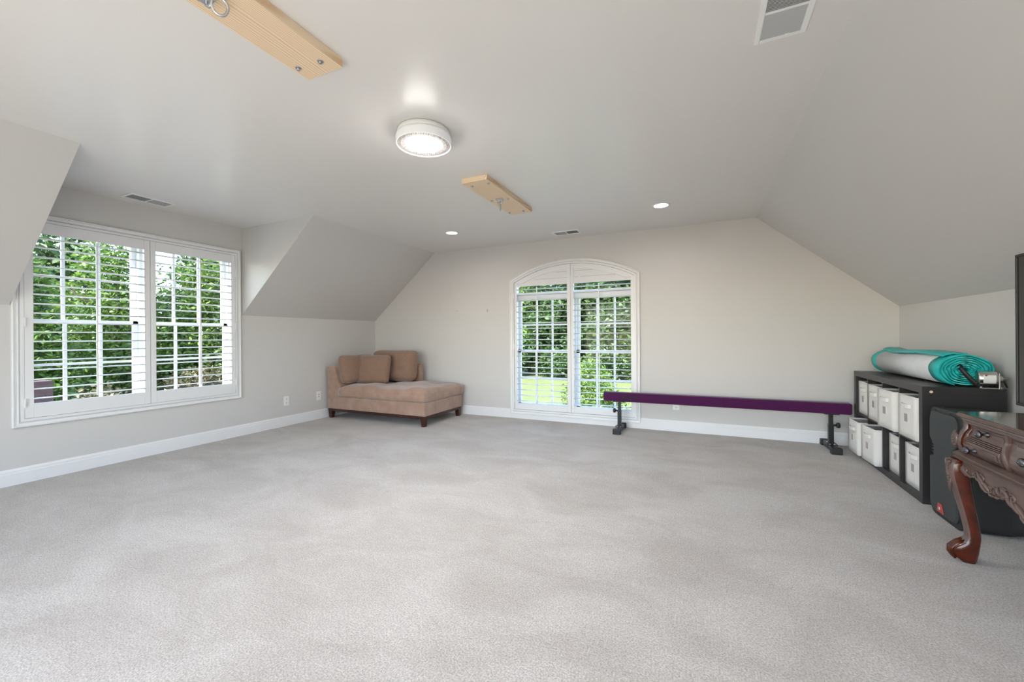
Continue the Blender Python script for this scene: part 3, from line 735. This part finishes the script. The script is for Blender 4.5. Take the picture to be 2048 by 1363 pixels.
bin_box(c[0], zt, 1.292, .02, 'white fabric bin, upper row, nearest the black speaker', 4)
bin_box(c[3], zb, 1.240, .0, 'white fabric bin, lower row, pulled out beside the beam foot', 5)
bin_box(c[2], zb, 1.256, .06, 'white fabric bin, lower row, pulled out, second from the gable wall', 6)
bin_box(c[1], zb, 1.335, .0, 'white fabric bin, lower row, pushed deep in the third compartment', 7)
bin_box(c[0], zb, 1.326, .0, 'white fabric bin, lower row, pushed in nearest the black speaker', 8)

# ------------------------------------------------------------------ rolled mat on the shelf
rm = empty('rolled_mat', (1.54, 4.15, SH)); tag(rm, 'rolled pale grey mat with teal ends lying on top of the black shelf', 'mat')
def spiral(turns, ra, rb, cx, cz, t0=-2.0, n=40, wob=0.0):
    pts = []
    N = int(turns*n)
    for i in range(N+1):
        a = t0-2*pi*i/n; k = 1-(i/N)*.86
        w_ = 1+wob*(sin(3*a+1)*.5+sin(5*a))*(1-k*.6)
        pts.append((cx+ra*k*w_*cos(a), cz+rb*k*w_*sin(a)))
    return pts
ra, rb = .135, .101; cx, cz = 1.538, SH+rb+.004
def roll(y0, y1, name, m, turns, dy=0.0, grow=0.0, wob=0.03, ins=.010):
    mb = MB(); base = spiral(turns, ra+grow, rb+grow, cx, cz, wob=wob); th = .0075
    def off(pts, d):
        out = []
        for i, p in enumerate(pts):
            a, b = pts[max(0, i-1)], pts[min(len(pts)-1, i+1)]; t = Vector((b[0]-a[0], b[1]-a[1])).normalized(); out.append((p[0]-t.y*d, p[1]+t.x*d))
        return out
    A, B = off(base, th/2), off(base, -th/2); loop = lambda y, st: [(x, y+st(i, len(A)), z) for i, (x, z) in enumerate(A)]+[(x, y+st(i, len(A)), z) for i, (x, z) in reversed(list(enumerate(B)))]
    st0 = lambda i, n: dy*(.5+.5*sin(i*.9))*1.0
    zero = lambda i, n: 0
    s0 = loop(y0, st0); s1 = loop(y1, zero)
    va = [mb.bm.verts.new(p) for p in s0]; vb = [mb.bm.verts.new(p) for p in s1]; n = len(va)
    for k in range(n):
        f = mb.bm.faces.new((va[k], va[(k+1) % n], vb[(k+1) % n], vb[k])); f.smooth = True
    h = len(A)
    for vs in (va, vb):
        for i in range(h-1): mb.bm.faces.new((vs[i], vs[i+1], vs[n-2-i], vs[n-1-i]))
    wpart(mb, name, m, rm)
roll(3.715, 4.640, 'mat_body', 'mat_grey', 7)
roll(3.590, 3.715, 'mat_end', 'teal', 7, dy=-.012, grow=.0006)
roll(4.640, 4.740, 'mat_end', 'teal', 7, grow=.0006)
# loose outer flap with teal hem running over the top
mb = MB(); secs = []
for i in range(25):
    s = i/24; y = 3.62+s*1.06; zt_ = cz+rb+.006+.010*sin(s*5)+.030*max(0, s-.75)**1.2*4
    xo = 1.49+.02*s; wdt = .050+.01*sin(4*s)
    secs.append([(xo-wdt, y, zt_-.016), (xo-wdt*.6, y, zt_-.004), (xo, y, zt_+.002), (xo+.07, y, zt_), (xo+.07, y, zt_-.006), (xo, y, zt_-.005), (xo-wdt*.6, y, zt_-.011), (xo-wdt, y, zt_-.023)])
mb.sections(secs); wpart(mb, 'mat_hem', 'teal', rm)
mb = MB(); path = [(1.500, 3.585, cz+.03), (1.515, 3.570, cz-.01), (1.535, 3.560, cz-.045), (1.565, 3.555, SH+.018), (1.60, 3.55, SH+.010), (1.66, 3.56, SH+.008)]
secs = [[(x-.010, y, z-.004), (x+.004, y-.003, z+.012), (x+.012, y-.003, z+.010), (x+.0, y, z-.008)] for x, y, z in path]
mb.sections(secs); wpart(mb, 'strap', 'black_plastic', rm)

# electric blower motor
mt = empty('electric_motor', (1.62, 3.60, SH)); tag(mt, 'small silver cylindrical motor beside the rolled mat on the shelf', 'motor')
mx = Matrix.Translation((1.585, 3.545, SH+.062)) @ Matrix.Rotation(radians(-12), 4, 'Z')
def Lx(mb, prof, n=32):
    c = Vector((0, 0, 0)); start = len(mb.bm.verts)
    mb.lathe(prof, (0, 0, 0), axis='x', n=n); mb.bm.verts.ensure_lookup_table()
    for v in list(mb.bm.verts)[start:]: v.co = mx @ v.co
mb = MB(); Lx(mb, [(.030, -.018), (.040, -.016), (.043, -.010), (.043, .062), (.040, .066), (.02, .066)]); wpart(mb, 'motor_housing', 'steel', mt)
mb = MB()
secs = []
for i in range(9):
    a = radians(150+i*9); secs.append([tuple(mx @ Vector((x, .0436*cos(a), .0436*sin(-a)*-1))) for x in (.002, .055)])
for q, r_ in zip(secs, secs[1:]): mb.poly([q[0], q[1], r_[1], r_[0]])
sl = wpart(mb, 'rating_label', 'white', mt); sl['label'] = 'white rating label'
mb = MB(); p = mx @ Vector((.014, -.0405, .018)); mb.ball(p, .006, sc=(1, .25, .7)); wpart(mb, 'red_mark', 'red', mt)
mb = MB(); mb.box(-.012, .085, -.035, .035, -.062, -.056, mx=mx); mb.box(.066, .072, -.040, .040, -.062, .035, mx=mx); wpart(mb, 'bracket', 'steel', mt, bevel=.001)
mb = MB(); Lx(mb, [(.016, .072), (.016, .088), (.008, .090), (.008, .112)], 20); wpart(mb, 'shaft', 'steel', mt)
mb = MB(); mb.loft([(mx @ Vector((.072, .01, -.02)), .004), (mx @ Vector((.10, .02, -.02)), .004), (mx @ Vector((.115, .03, -.055)), .004)], 8); wpart(mb, 'wire', 'dark', mt)
for a in (-.005, .078):
    mb = MB(); q = mx @ Vector((a, -.028, -.056)); mb.cyl(q, q+Vector((0, 0, .006)), .005, n=8); wpart(mb, 'screw', 'zinc', mt)

# ------------------------------------------------------------------ loudspeaker
sp = empty('loudspeaker', (1.48, 3.27, 0)); tag(sp, 'black floor loudspeaker with a red badge, between shelf and carved desk', 'speaker')
PY0, PY1, PZ = 3.085, 3.430, .655
def rrect(y0, y1, z0, z1, r, n=6, notch=False, notch_in=.06):
    pts = []
    for cy, cz_, a0 in ((y0+r, z0+r, 180), (y1-r, z0+r, 270)):
        for k in range(n+1): a = radians(a0+90*k/n); pts.append((cy+r*cos(a), cz_+r*sin(a)))
    if notch: pts += [(y1, .350), (y1-notch_in, .362), (y1-notch_in, .425), (y1, .470)]
    for cy, cz_, a0 in ((y1-r, z1-r, 0), (y0+r, z1-r, 90)):
        for k in range(n+1): a = radians(a0+90*k/n); pts.append((cy+r*cos(a), cz_+r*sin(a)))
    if notch: pts += [(y0, .470), (y0+notch_in, .425), (y0+notch_in, .362), (y0, .350)]
    return pts
mb = MB(); mb.prism(rrect(PY0, PY1, 0, PZ, .055, notch=True), 1.302, 1.345, 'x'); wpart(mb, 'front_baffle', 'black_plastic', sp, bevel=.006)
mb = MB()
A = rrect(PY0+.006, PY1-.006, 0.002, PZ-.004, .05); B_ = rrect(PY0+.075, PY1-.075, .012, PZ-.04, .04); C_ = rrect(PY0+.004, PY1-.004, .002, PZ-.006, .05)
mb.sections([[(1.345, y, z) for y, z in C_], [(1.50, y, z) for y, z in A], [(1.675, y, z) for y, z in B_]], smooth=False); wpart(mb, 'cabinet', 'black_plastic', sp, bevel=.004)
mb = MB(); A = rrect(PY0+.022, PY1-.022, .030, PZ-.025, .045, notch=True, notch_in=.046); B_ = rrect(PY0+.030, PY1-.030, .038, PZ-.033, .045, notch=True, notch_in=.046)
mb.sections([[(1.302, y, z) for y, z in A], [(1.294, y, z) for y, z in A], [(1.289, y, z) for y, z in B_]], smooth=False); wpart(mb, 'grille', 'grille', sp)
mb = MB()
for k in range(5): mb.box(1.306, 1.340, PY1-.062, PY1-.012, .370+k*.018, .377+k*.018)
wpart(mb, 'side_fins', 'black_plastic', sp)
for y, z in ((PY1-.012, .55), (PY1-.012, .28), (PY1-.012, .12), (3.36, .636), (3.20, .640), (3.33, .014), (3.20, .014), (PY0+.012, .55), (PY0+.012, .12)):
    mb = MB(); mb.cyl((1.3025, y, z), (1.300, y, z), .004, n=10); wpart(mb, 'screw', 'dark', sp)
mb = MB(); mb.prism([(3.240, .040), (3.315, .040), (3.300, .092), (3.262, .092)], 1.284, 1.290, 'x'); wpart(mb, 'badge', 'red', sp, bevel=.002)
mb = MB(); mb.lathe([(.009, 0), (.009, -.001), (.0075, -.001), (.0075, 0)], (1.2835, 3.278, .064), axis='x', n=20); mb.box(1.2828, 1.2838, 3.2755, 3.2805, .060, .068); wpart(mb, 'emblem', 'white', sp)

# ------------------------------------------------------------------ carved desk
dk = empty('writing_desk', (1.42, 2.05, 0)); tag(dk, 'carved dark brown writing desk with curved legs at the right edge', 'desk')
DY0, DY1 = 1.32, 2.735
# top slab with moulded edge
def outline(o, y0=DY0, y1=DY1, bow=.05):
    pts = [(1.132+o, y0+o), (1.132+o, y1-o-.012), (1.142+o, y1-o)]
    for k in range(1, 9): s = k/9; pts.append((1.142+s*(1.695-1.142), y1-o+bow*sin(pi*min(1, s*1.1)/1.15)))
    pts += [(1.697, y1-o+bow*.2), (1.697, y0+o)]
    return pts
mb = MB()
mb.sections([[(x, y, z) for x, y in outline(o)] for o, z in ((.022, .672), (.022, .684), (.010, .690), (.012, .696), (0, .703), (-.002, .712), (.004, .720))], smooth=False)
wpart(mb, 'top_moulding', 'desk', dk)
mb = MB(); mb.prism(outline(.004), .7195, .7225, 'z'); wpart(mb, 'desk_top', 'desk_top', dk)
# bombe front: x as a function of height
bprof = [(.672, 1.163), (.655, 1.170), (.640, 1.171), (.622, 1.163), (.600, 1.152), (.575, 1.148), (.555, 1.152), (.535, 1.162), (.528, 1.165)]
def bx_at(z):
    for (z1, x1), (z0, x0) in zip(bprof, bprof[1:]):
        if z0 <= z <= z1: return x0+(x1-x0)*(z-z0)/(z1-z0)
    return 1.163
def band(y0, y1, z0, z1, out, name, m, n=10, parent=dk, bev=.003):
    zs = [z0+(z1-z0)*k/n for k in range(n+1)]
    mb = MB(); mb.prism([(bx_at(z)-out, z) for z in zs]+[(bx_at(z)+.03, z) for z in reversed(zs)], y0, y1, 'y'); return wpart(mb, name, m, parent, bevel=bev)
band(DY0+.03, DY1-.03, .528, .672, 0, 'body_front', 'desk', bev=0)
mb = MB(); mb.box(1.19, 1.690, DY0+.04, DY1-.035, .50, .672); wpart(mb, 'body', 'desk', dk)
# drawers (left block), with knobs, and a reeded band between them
def drawer(y0, y1, z0, z1, kn, inset=.012):
    d = band(y0, y1, z0, z1, .006, 'drawer', 'desk'); band_in = MB()
    zs = [z0+inset+(z1-z0-2*inset)*k/6 for k in range(7)]
    band_in.prism([(bx_at(z)-.010, z) for z in zs]+[(bx_at(z)-.004, z) for z in reversed(zs)], y0+inset, y1-inset, 'y')
    p = wpart(band_in, 'raised_panel', 'desk', dk, bevel=.002); p.parent = d; p.matrix_parent_inverse = Matrix.Translation(dk.location).inverted() ; d_w = d
    p.matrix_parent_inverse = Matrix.Identity(4)
    p.matrix_basis = Matrix.Identity(4)
    for y, z in kn:
        mb = MB(); xf = bx_at(z)-.010
        mb.lathe([(.011, 0), (.012, -.003), (.006, -.006), (.005, -.022), (.014, -.025), (.018, -.030), (.017, -.035), (.011, -.040), (.004, -.043)], (xf, y, z), axis='x', n=20)
        for k in range(10):
            a = 2*pi*k/10; mb.ball((xf-.036, y+.012*cos(a), z+.012*sin(a)), .0038, n=6)
        mb.ball((xf-.041, y, z), .006, n=8)
        kb = wpart(mb, 'knob', 'pewter', dk); kb.parent = d; kb.matrix_parent_inverse = Matrix.Identity(4)
    return d
drawer(2.435, 2.668, .618, .668, [(2.548, .648)]); drawer(2.440, 2.700, .535, .592, [(2.595, .562)])
for k in range(3): band(2.44, 2.685, .5955+k*.0072, .600+k*.0072, .009, 'reeded_bead', 'desk', n=2, bev=.0015)
drawer(1.74, 2.378, .545, .660, [(2.24, .605), (1.86, .605)], .016)
drawer(1.40, 1.66, .618, .668, [(1.53, .645)]); drawer(1.40, 1.66, .535, .592, [(1.53, .562)])
# S-shaped pilasters and the corner stile
def s_strip(y_at, w_, out, name, m, z0=.528, z1=.676):
    mb = MB(); secs = []
    for k in range(25):
        z = z0+(z1-z0)*k/24; y = y_at(z); x = bx_at(z)
        secs.append([(x-out, y-w_/2, z), (x-out, y+w_/2, z), (x+.02, y+w_/2, z), (x+.02, y-w_/2, z)])
    mb.sections(secs); return wpart(mb, name, m, dk, bevel=.002)
s_strip(lambda z: 2.405-.020*sin((z-.528)/.148*2*pi), .022, .013, 'pilaster', 'desk')
s_strip(lambda z: 1.700+.020*sin((z-.528)/.148*2*pi), .022, .013, 'pilaster', 'desk')
# corner stile following the measured silhouette, red-brown inside edge
cor = [(.697, 1.142), (.674, 1.151), (.648, 1.151), (.624, 1.135), (.598, 1.126), (.572, 1.124), (.547, 1.133), (.528, 1.140)]
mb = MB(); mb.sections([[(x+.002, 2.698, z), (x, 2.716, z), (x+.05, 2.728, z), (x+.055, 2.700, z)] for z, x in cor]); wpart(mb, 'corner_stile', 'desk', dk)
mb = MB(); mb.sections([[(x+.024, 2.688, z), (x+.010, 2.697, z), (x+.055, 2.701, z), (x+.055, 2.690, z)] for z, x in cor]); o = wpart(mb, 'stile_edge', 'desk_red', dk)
mb = MB(); rn = random.Random(4)
for k in range(46):
    a = rn.uniform(0, 2*pi); rr = rn.uniform(.2, 1); mb.ball((1.118+.006*rn.random()+.010*(rr**2), 2.728+.018*cos(a)*rr, .588+.040*sin(a)*rr), rn.uniform(.004, .009), sc=(1, .9, .8), n=8)
mb.ball((1.128, 2.728, .588), .03, sc=(.45, .75, 1.35)); wpart(mb, 'carved_rosette', 'desk', dk)
# waist moulding
mb = MB(); pr = [(1.165, .492), (1.128, .494), (1.124, .501), (1.134, .506), (1.128, .512), (1.126, .519), (1.138, .525), (1.150, .530), (1.165, .530)]
mb.prism(pr, DY0+.01, 2.752, 'y'); mb.box(1.165, 1.690, DY0+.01, 2.750, .494, .528); wpart(mb, 'waist_moulding', 'desk', dk, bevel=.0015)
# scalloped apron
ap = [(2.737, .440), (2.705, .449), (2.680, .436), (2.641, .427), (2.610, .434), (2.584, .442), (2.557, .428), (2.526, .405), (2.496, .397), (2.455, .396), (2.416, .404), (2.378, .419), (2.356, .406), (2.327, .392), (2.304, .386), (2.25, .350), (2.19, .325), (2.10, .318), (2.04, .335)]
apm = ap+[(2*2.03-y, z) for y, z in reversed(ap)]
mb = MB(); mb.prism([(y, z) for y, z in apm if y > DY0+.04]+[(DY0+.04, .496), (2.73, .496)], 1.140, 1.162, 'x'); wpart(mb, 'apron', 'desk', dk, bevel=.003)
mb = MB(); mb.box(1.30, 1.690, 2.695, 2.72, .43, .496); wpart(mb, 'end_apron', 'desk', dk)
# carved acanthus scrolls along the apron edge
def scroll(mb, y, z, r, turns=1.4, flip=1, x=1.139, th=.0055):
    pts = []
    for k in range(22):
        s = k/21; a = s*turns*2*pi+.6; rr = r*(1-s*.8); pts.append(((x, y+flip*rr*cos(a), z+rr*sin(a)), th*(1-.5*s)))
    mb.loft(pts, 8)
def leaf(mb, y0, z0, y1, z1, bend, x=1.139, th=.006):
    pts = []
    for k in range(11):
        s = k/10; ny, nz = -(z1-z0), (y1-y0); pts.append(((x-.003*sin(pi*s), y0+(y1-y0)*s+ny*bend*sin(pi*s), z0+(z1-z0)*s+nz*bend*sin(pi*s)), th*(.25+sin(pi*min(.98, s*.85+.12)))))
    mb.loft(pts, 8)
mb = MB()
for (y0, z0), (y1, z1) in zip(apm[1:-2], apm[2:-1]):
    if min(y0, y1) > DY0+.05: leaf(mb, y0, z0+.006, y1, z1+.006, .06, th=.005)
for y, z, r_, f in ((2.668, .452, .013, 1), (2.60, .455, .014, -1), (2.545, .452, .018, 1), (2.487, .418, .016, -1), (2.455, .425, .017, 1), (2.40, .440, .020, -1), (2.345, .432, .018, 1), (2.25, .385, .02, -1), (2.03, .37, .03, 1)):
    scroll(mb, y, z, r_, flip=f)
for a in ((2.70, .470, 2.655, .435, .15), (2.685, .474, 2.64, .436, .15), (2.58, .475, 2.53, .415, -.12), (2.565, .468, 2.515, .410, .12), (2.55, .445, 2.50, .402, .15), (2.53, .440, 2.49, .402, -.15), (2.44, .448, 2.385, .425, .2), (2.42, .452, 2.365, .418, -.2), (2.38, .44, 2.32, .398, .15), (2.35, .43, 2.29, .385, .12), (2.33, .42, 2.27, .37, -.1), (2.10, .42, 2.04, .34, .1), (1.96, .42, 2.02, .34, -.1)): leaf(mb, *a, th=.007)
wpart(mb, 'apron_carving', 'desk', dk)
# cabriole legs
legp = [(.492, 1.112, 1.172), (.466, 1.096, 1.170), (.430, 1.095, 1.172), (.395, 1.101, 1.174), (.354, 1.110, 1.176), (.289, 1.125, 1.183), (.224, 1.139, 1.193), (.159, 1.150, 1.201), (.126, 1.152, 1.203), (.100, 1.135, 1.201), (.078, 1.104, 1.200), (.050, 1.095, 1.198), (.025, 1.110, 1.195), (.006, 1.138, 1.192), (0, 1.142, 1.190)]
def cabriole(yc, xo=0, sy=1, mirror=False):
    mb = MB(); secs = []
    for z, a, b in legp:
        a += xo; b += xo
        if mirror: a, b = 2*1.398-b, 2*1.398-a
        hw = .026+.010*max(0, (z-.35)/.14) if z > .12 else .026+.010*sin(pi*min(1, z/.11))
        yo = yc + sy*(.016*max(0, (z-.3)/.19) - .006*max(0, 1-abs(z-.15)/.12) + .012*max(0, 1-z/.1)) ; m_ = (a+b)/2
        sec = []
        for k in range(12):
            t = 2*pi*k/12; c_, s_ = cos(t), sin(t); c_ = math.copysign(abs(c_)**.62, c_); s_ = math.copysign(abs(s_)**.62, s_)
            sec.append((m_+c_*(b-a)/2, yo+s_*hw, z))
        secs.append(sec)
    for q in secs: pass
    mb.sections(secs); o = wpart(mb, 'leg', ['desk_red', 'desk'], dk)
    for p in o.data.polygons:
        if (p.normal.x < -.62) != mirror and abs(p.normal.x) > .62: p.material_index = 1  # leg front greyed: a highlight painted onto the red-brown wood
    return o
lg = cabriole(2.712)
mb = MB()
for k in range(6): scroll(mb, 2.722+.004*(k % 2), .480-k*.022, .011-.0008*k, flip=1 if k % 2 else -1, x=1.098-.002*(k == 2)+.0022*max(0, k-3), th=.0045)
for a in ((2.74, .49, 2.715, .45, .1), (2.705, .485, 2.72, .44, .1), (2.71, .40, 2.718, .33, .05)): leaf(mb, *a, x=1.100 if a[1] > .42 else 1.106, th=.006)
cv = wpart(mb, 'leg_carving', 'desk', dk)
mb = MB()
for k in range(3):
    y = 2.698+k*.014; mb.loft([((1.150, y, .110), .005), ((1.125, y, .092), .008), ((1.102, y, .066), .009), ((1.100, y, .040), .008), ((1.112, y, .018), .006)], 10)
wpart(mb, 'foot_carving', 'desk_red', dk)
cabriole(1.345, sy=-1); cabriole(2.70, mirror=True); cabriole(1.345, sy=-1, mirror=True)

# ------------------------------------------------------------------ television
tv = empty('television', (1.50, 2.35, .73)); tag(tv, 'large flat black television at the right edge, above the desk', 'television')
mb = MB(); mb.box(1.478, 1.510, 1.66, 2.990, .738, 1.497); wpart(mb, 'housing', 'black_plastic', tv, bevel=.006)
mb = MB(); mb.box(1.468, 1.479, 1.655, 2.996, .733, .747); mb.box(1.468, 1.479, 1.655, 2.996, 1.489, 1.502); mb.box(1.468, 1.479, 2.984, 2.996, .747, 1.489); mb.box(1.468, 1.479, 1.655, 1.667, .747, 1.489); wpart(mb, 'bezel', 'black_metal', tv, bevel=.002)
mb = MB(); mb.box(1.4725, 1.478, 1.667, 2.984, .747, 1.489); wpart(mb, 'screen', 'tv_screen', tv)
mb = MB(); mb.box(1.510, XR, 2.20, 2.50, .95, 1.20); wpart(mb, 'wall_mount', 'black_metal', tv)

# ------------------------------------------------------------------ outside
GZ = -3.0
mb = MB(); mb.box(-70, 60, -20, 90, GZ-.3, GZ); struct(mb.build('ground', 'lawn'))
def foliage(blobs, n, size, seed, m, name, parent, squash=.8):
    rn = random.Random(seed); V = []; F = []
    tot = sum(b[3]**2 for b in blobs)
    for bx, by, bz, br in blobs:
        k = int(n*br**2/tot)
        for _ in range(k):
            u = rn.uniform(-1, 1); th = rn.uniform(0, 2*pi); q = sqrt(1-u*u)
            rr = br*(rn.random()**.45)*(1+.10*sin(5*th+bx)+.10*sin(7*u*3+by))
            c = Vector((bx+rr*q*cos(th), by+rr*q*sin(th), bz+rr*u*squash))
            a = Vector((rn.gauss(0, 1), rn.gauss(0, 1), rn.gauss(0, .6))).normalized(); b = a.cross(Vector((rn.gauss(0, 1), rn.gauss(0, 1), rn.gauss(0, 1)))).normalized()
            s = size*rn.uniform(.6, 1.3); i = len(V)
            V += [c-a*s, c+b*s*.45, c+a*s, c-b*s*.45]; F.append((i, i+1, i+2, i+3))
    return raw(name, [tuple(v) for v in V], F, m, parent)
def tree(x, y, h, r, m, label, seed, n=9000, size=.09, low=.12, nb=16, cat='tree', name='garden_tree', group='garden trees outside the windows'):
    root = empty(name, (x, y, GZ)); tag(root, label, cat, group); rn = random.Random(seed)
    mb = MB(); mb.loft([((0, 0, -.1), .16*h/7), ((.05, 0, h*.4), .11*h/7), ((.0, .06, h*.85), .04*h/7)], 10)
    for k in range(4):
        a = k*1.7+seed; z = h*(.3+.12*k); mb.loft([((0, 0, z), .06*h/7), ((.5*r*cos(a), .5*r*sin(a), z+.12*h), .02*h/7)], 8)
    mb.build('trunk', 'bark', root)
    bl = []
    for k in range(nb):
        t = low+(1-low)*(k+.5)/nb; prof = r*min(1, 1.25*(1-t)**.55+.12)*(.75 if t < .2 else 1)
        a = k*2.4+seed; rr = prof*.5
        bl.append((rr*cos(a), rr*sin(a), h*t*.93, max(.35*r, prof*.62)))
    foliage(bl, n, size, seed, m, 'foliage', root); return root
tl = [(-12.6, 3.2, 6.3, 1.5, 'leaf_light', 'bright green tree outside, leftmost in the wide dormer window'),
      (-13.6, 5.3, 6.9, 1.7, 'leaf_light', 'tall bright green tree outside, behind the left shutter tilt rod'),
      (-13.0, 7.1, 6.6, 1.5, 'leaf_light', 'bright green tree outside, behind the right part of the left dormer shutter'),
      (-11.6, 8.0, 7.4, 1.6, 'leaf_dark', 'dense dark green tree outside, left half of the right dormer shutter'),
      (-10.2, 8.3, 7.2, 1.5, 'leaf_light', 'dense green tree outside, rightmost in the wide dormer window')]
for k, (x, y, h, r_, m, lb) in enumerate(tl): tree(x, y, h, r_, m, lb, 11+k, n=30000, size=.062, nb=30)
back = [(-17.5, 5.6, 7.6, 2.3, 'tall background tree outside, behind the leftmost dormer trees'), (-17.0, 9.4, 8.0, 2.4, 'tall background tree outside, seen between the two dormer shutters'), (-15.0, 12.0, 8.6, 2.3, 'tall background tree outside, behind the right dormer shutter')]
for k, (x, y, h, r_, lb) in enumerate(back): tree(x, y, h, r_, 'leaf_dark', lb, 21+k, n=16000, size=.13, nb=24)
sh_ = [(-10.9, 4.1, 3.2, 1.2, 'leaf_brown', 'bronze leaved shrub outside low in the left dormer shutter'),
       (-11.2, 5.9, 3.5, 1.3, 'leaf_brown', 'bronze leaved shrub outside near the centre mullion of the dormer window')]
for k, (x, y, h, r_, m, lb) in enumerate(sh_): tree(x, y, h, r_, m, lb, 31+k, n=18000, size=.05, low=.1, nb=14, cat='shrub', name='garden_shrub', group='shrubs outside the dormer window')
mb = MB(); mb.box(-10.2, -9.9, 2.2, 3.05, GZ, .42); o = mb.build('brick_wall', 'brick'); tag(o, 'dark brick wall outside at the lower left of the dormer window', 'wall')
far = [(-21.5, 40, 14, 3.6, 'leaf_dark', 'dark tree beyond the lawn, leftmost in the arched window'), (-17.5, 43, 15, 3.8, 'leaf_light', 'light green tree beyond the lawn, left part of the arched window'),
       (-14.0, 41, 15, 3.6, 'leaf_dark', 'dark tree beyond the lawn left of the arched window middle'), (-10.2, 44, 16, 4.0, 'leaf_dark', 'dark tree beyond the lawn right of the arched window middle'),
       (-7.2, 42, 15, 4.2, 'leaf_dark', 'full green tree beyond the lawn, right part of the arched window'), (-2.6, 43, 15, 3.8, 'leaf_dark', 'dark tree beyond the lawn, rightmost in the arched window'), (-9.0, 50, 17, 5.5, 'leaf_dark', 'tallest dark tree, behind the row beyond the lawn')]
for k, (x, y, h, r_, m, lb) in enumerate(far): tree(x, y, h, r_, m, lb, 51+k, n=15000, size=.25, low=.05, nb=18, group='tall trees beyond the lawn')
tree(-4.6, 19.0, 3.0, 1.5, 'leaf_light', 'rounded light shrub on the lawn, seen low in the right arched shutter', 71, n=6000, size=.09, low=.1, nb=9, cat='shrub', name='garden_shrub', group='shrubs beyond the arched window')
for k, x in enumerate((-19, -12.5, -8.2, -4.8)): tree(x, 38.5+k % 2, 3.4, 2.6, 'leaf_dark', ['low dark shrub at the lawn edge, leftmost', 'low dark shrub at the lawn edge, second from left', 'low dark shrub at the lawn edge, third from left', 'low dark shrub at the lawn edge, rightmost'][k], 81+k, n=5000, size=.2, low=.1, nb=7, cat='shrub', name='garden_shrub', group='shrubs at the far edge of the lawn')  # dark shrubs put in for the shade under the far trees
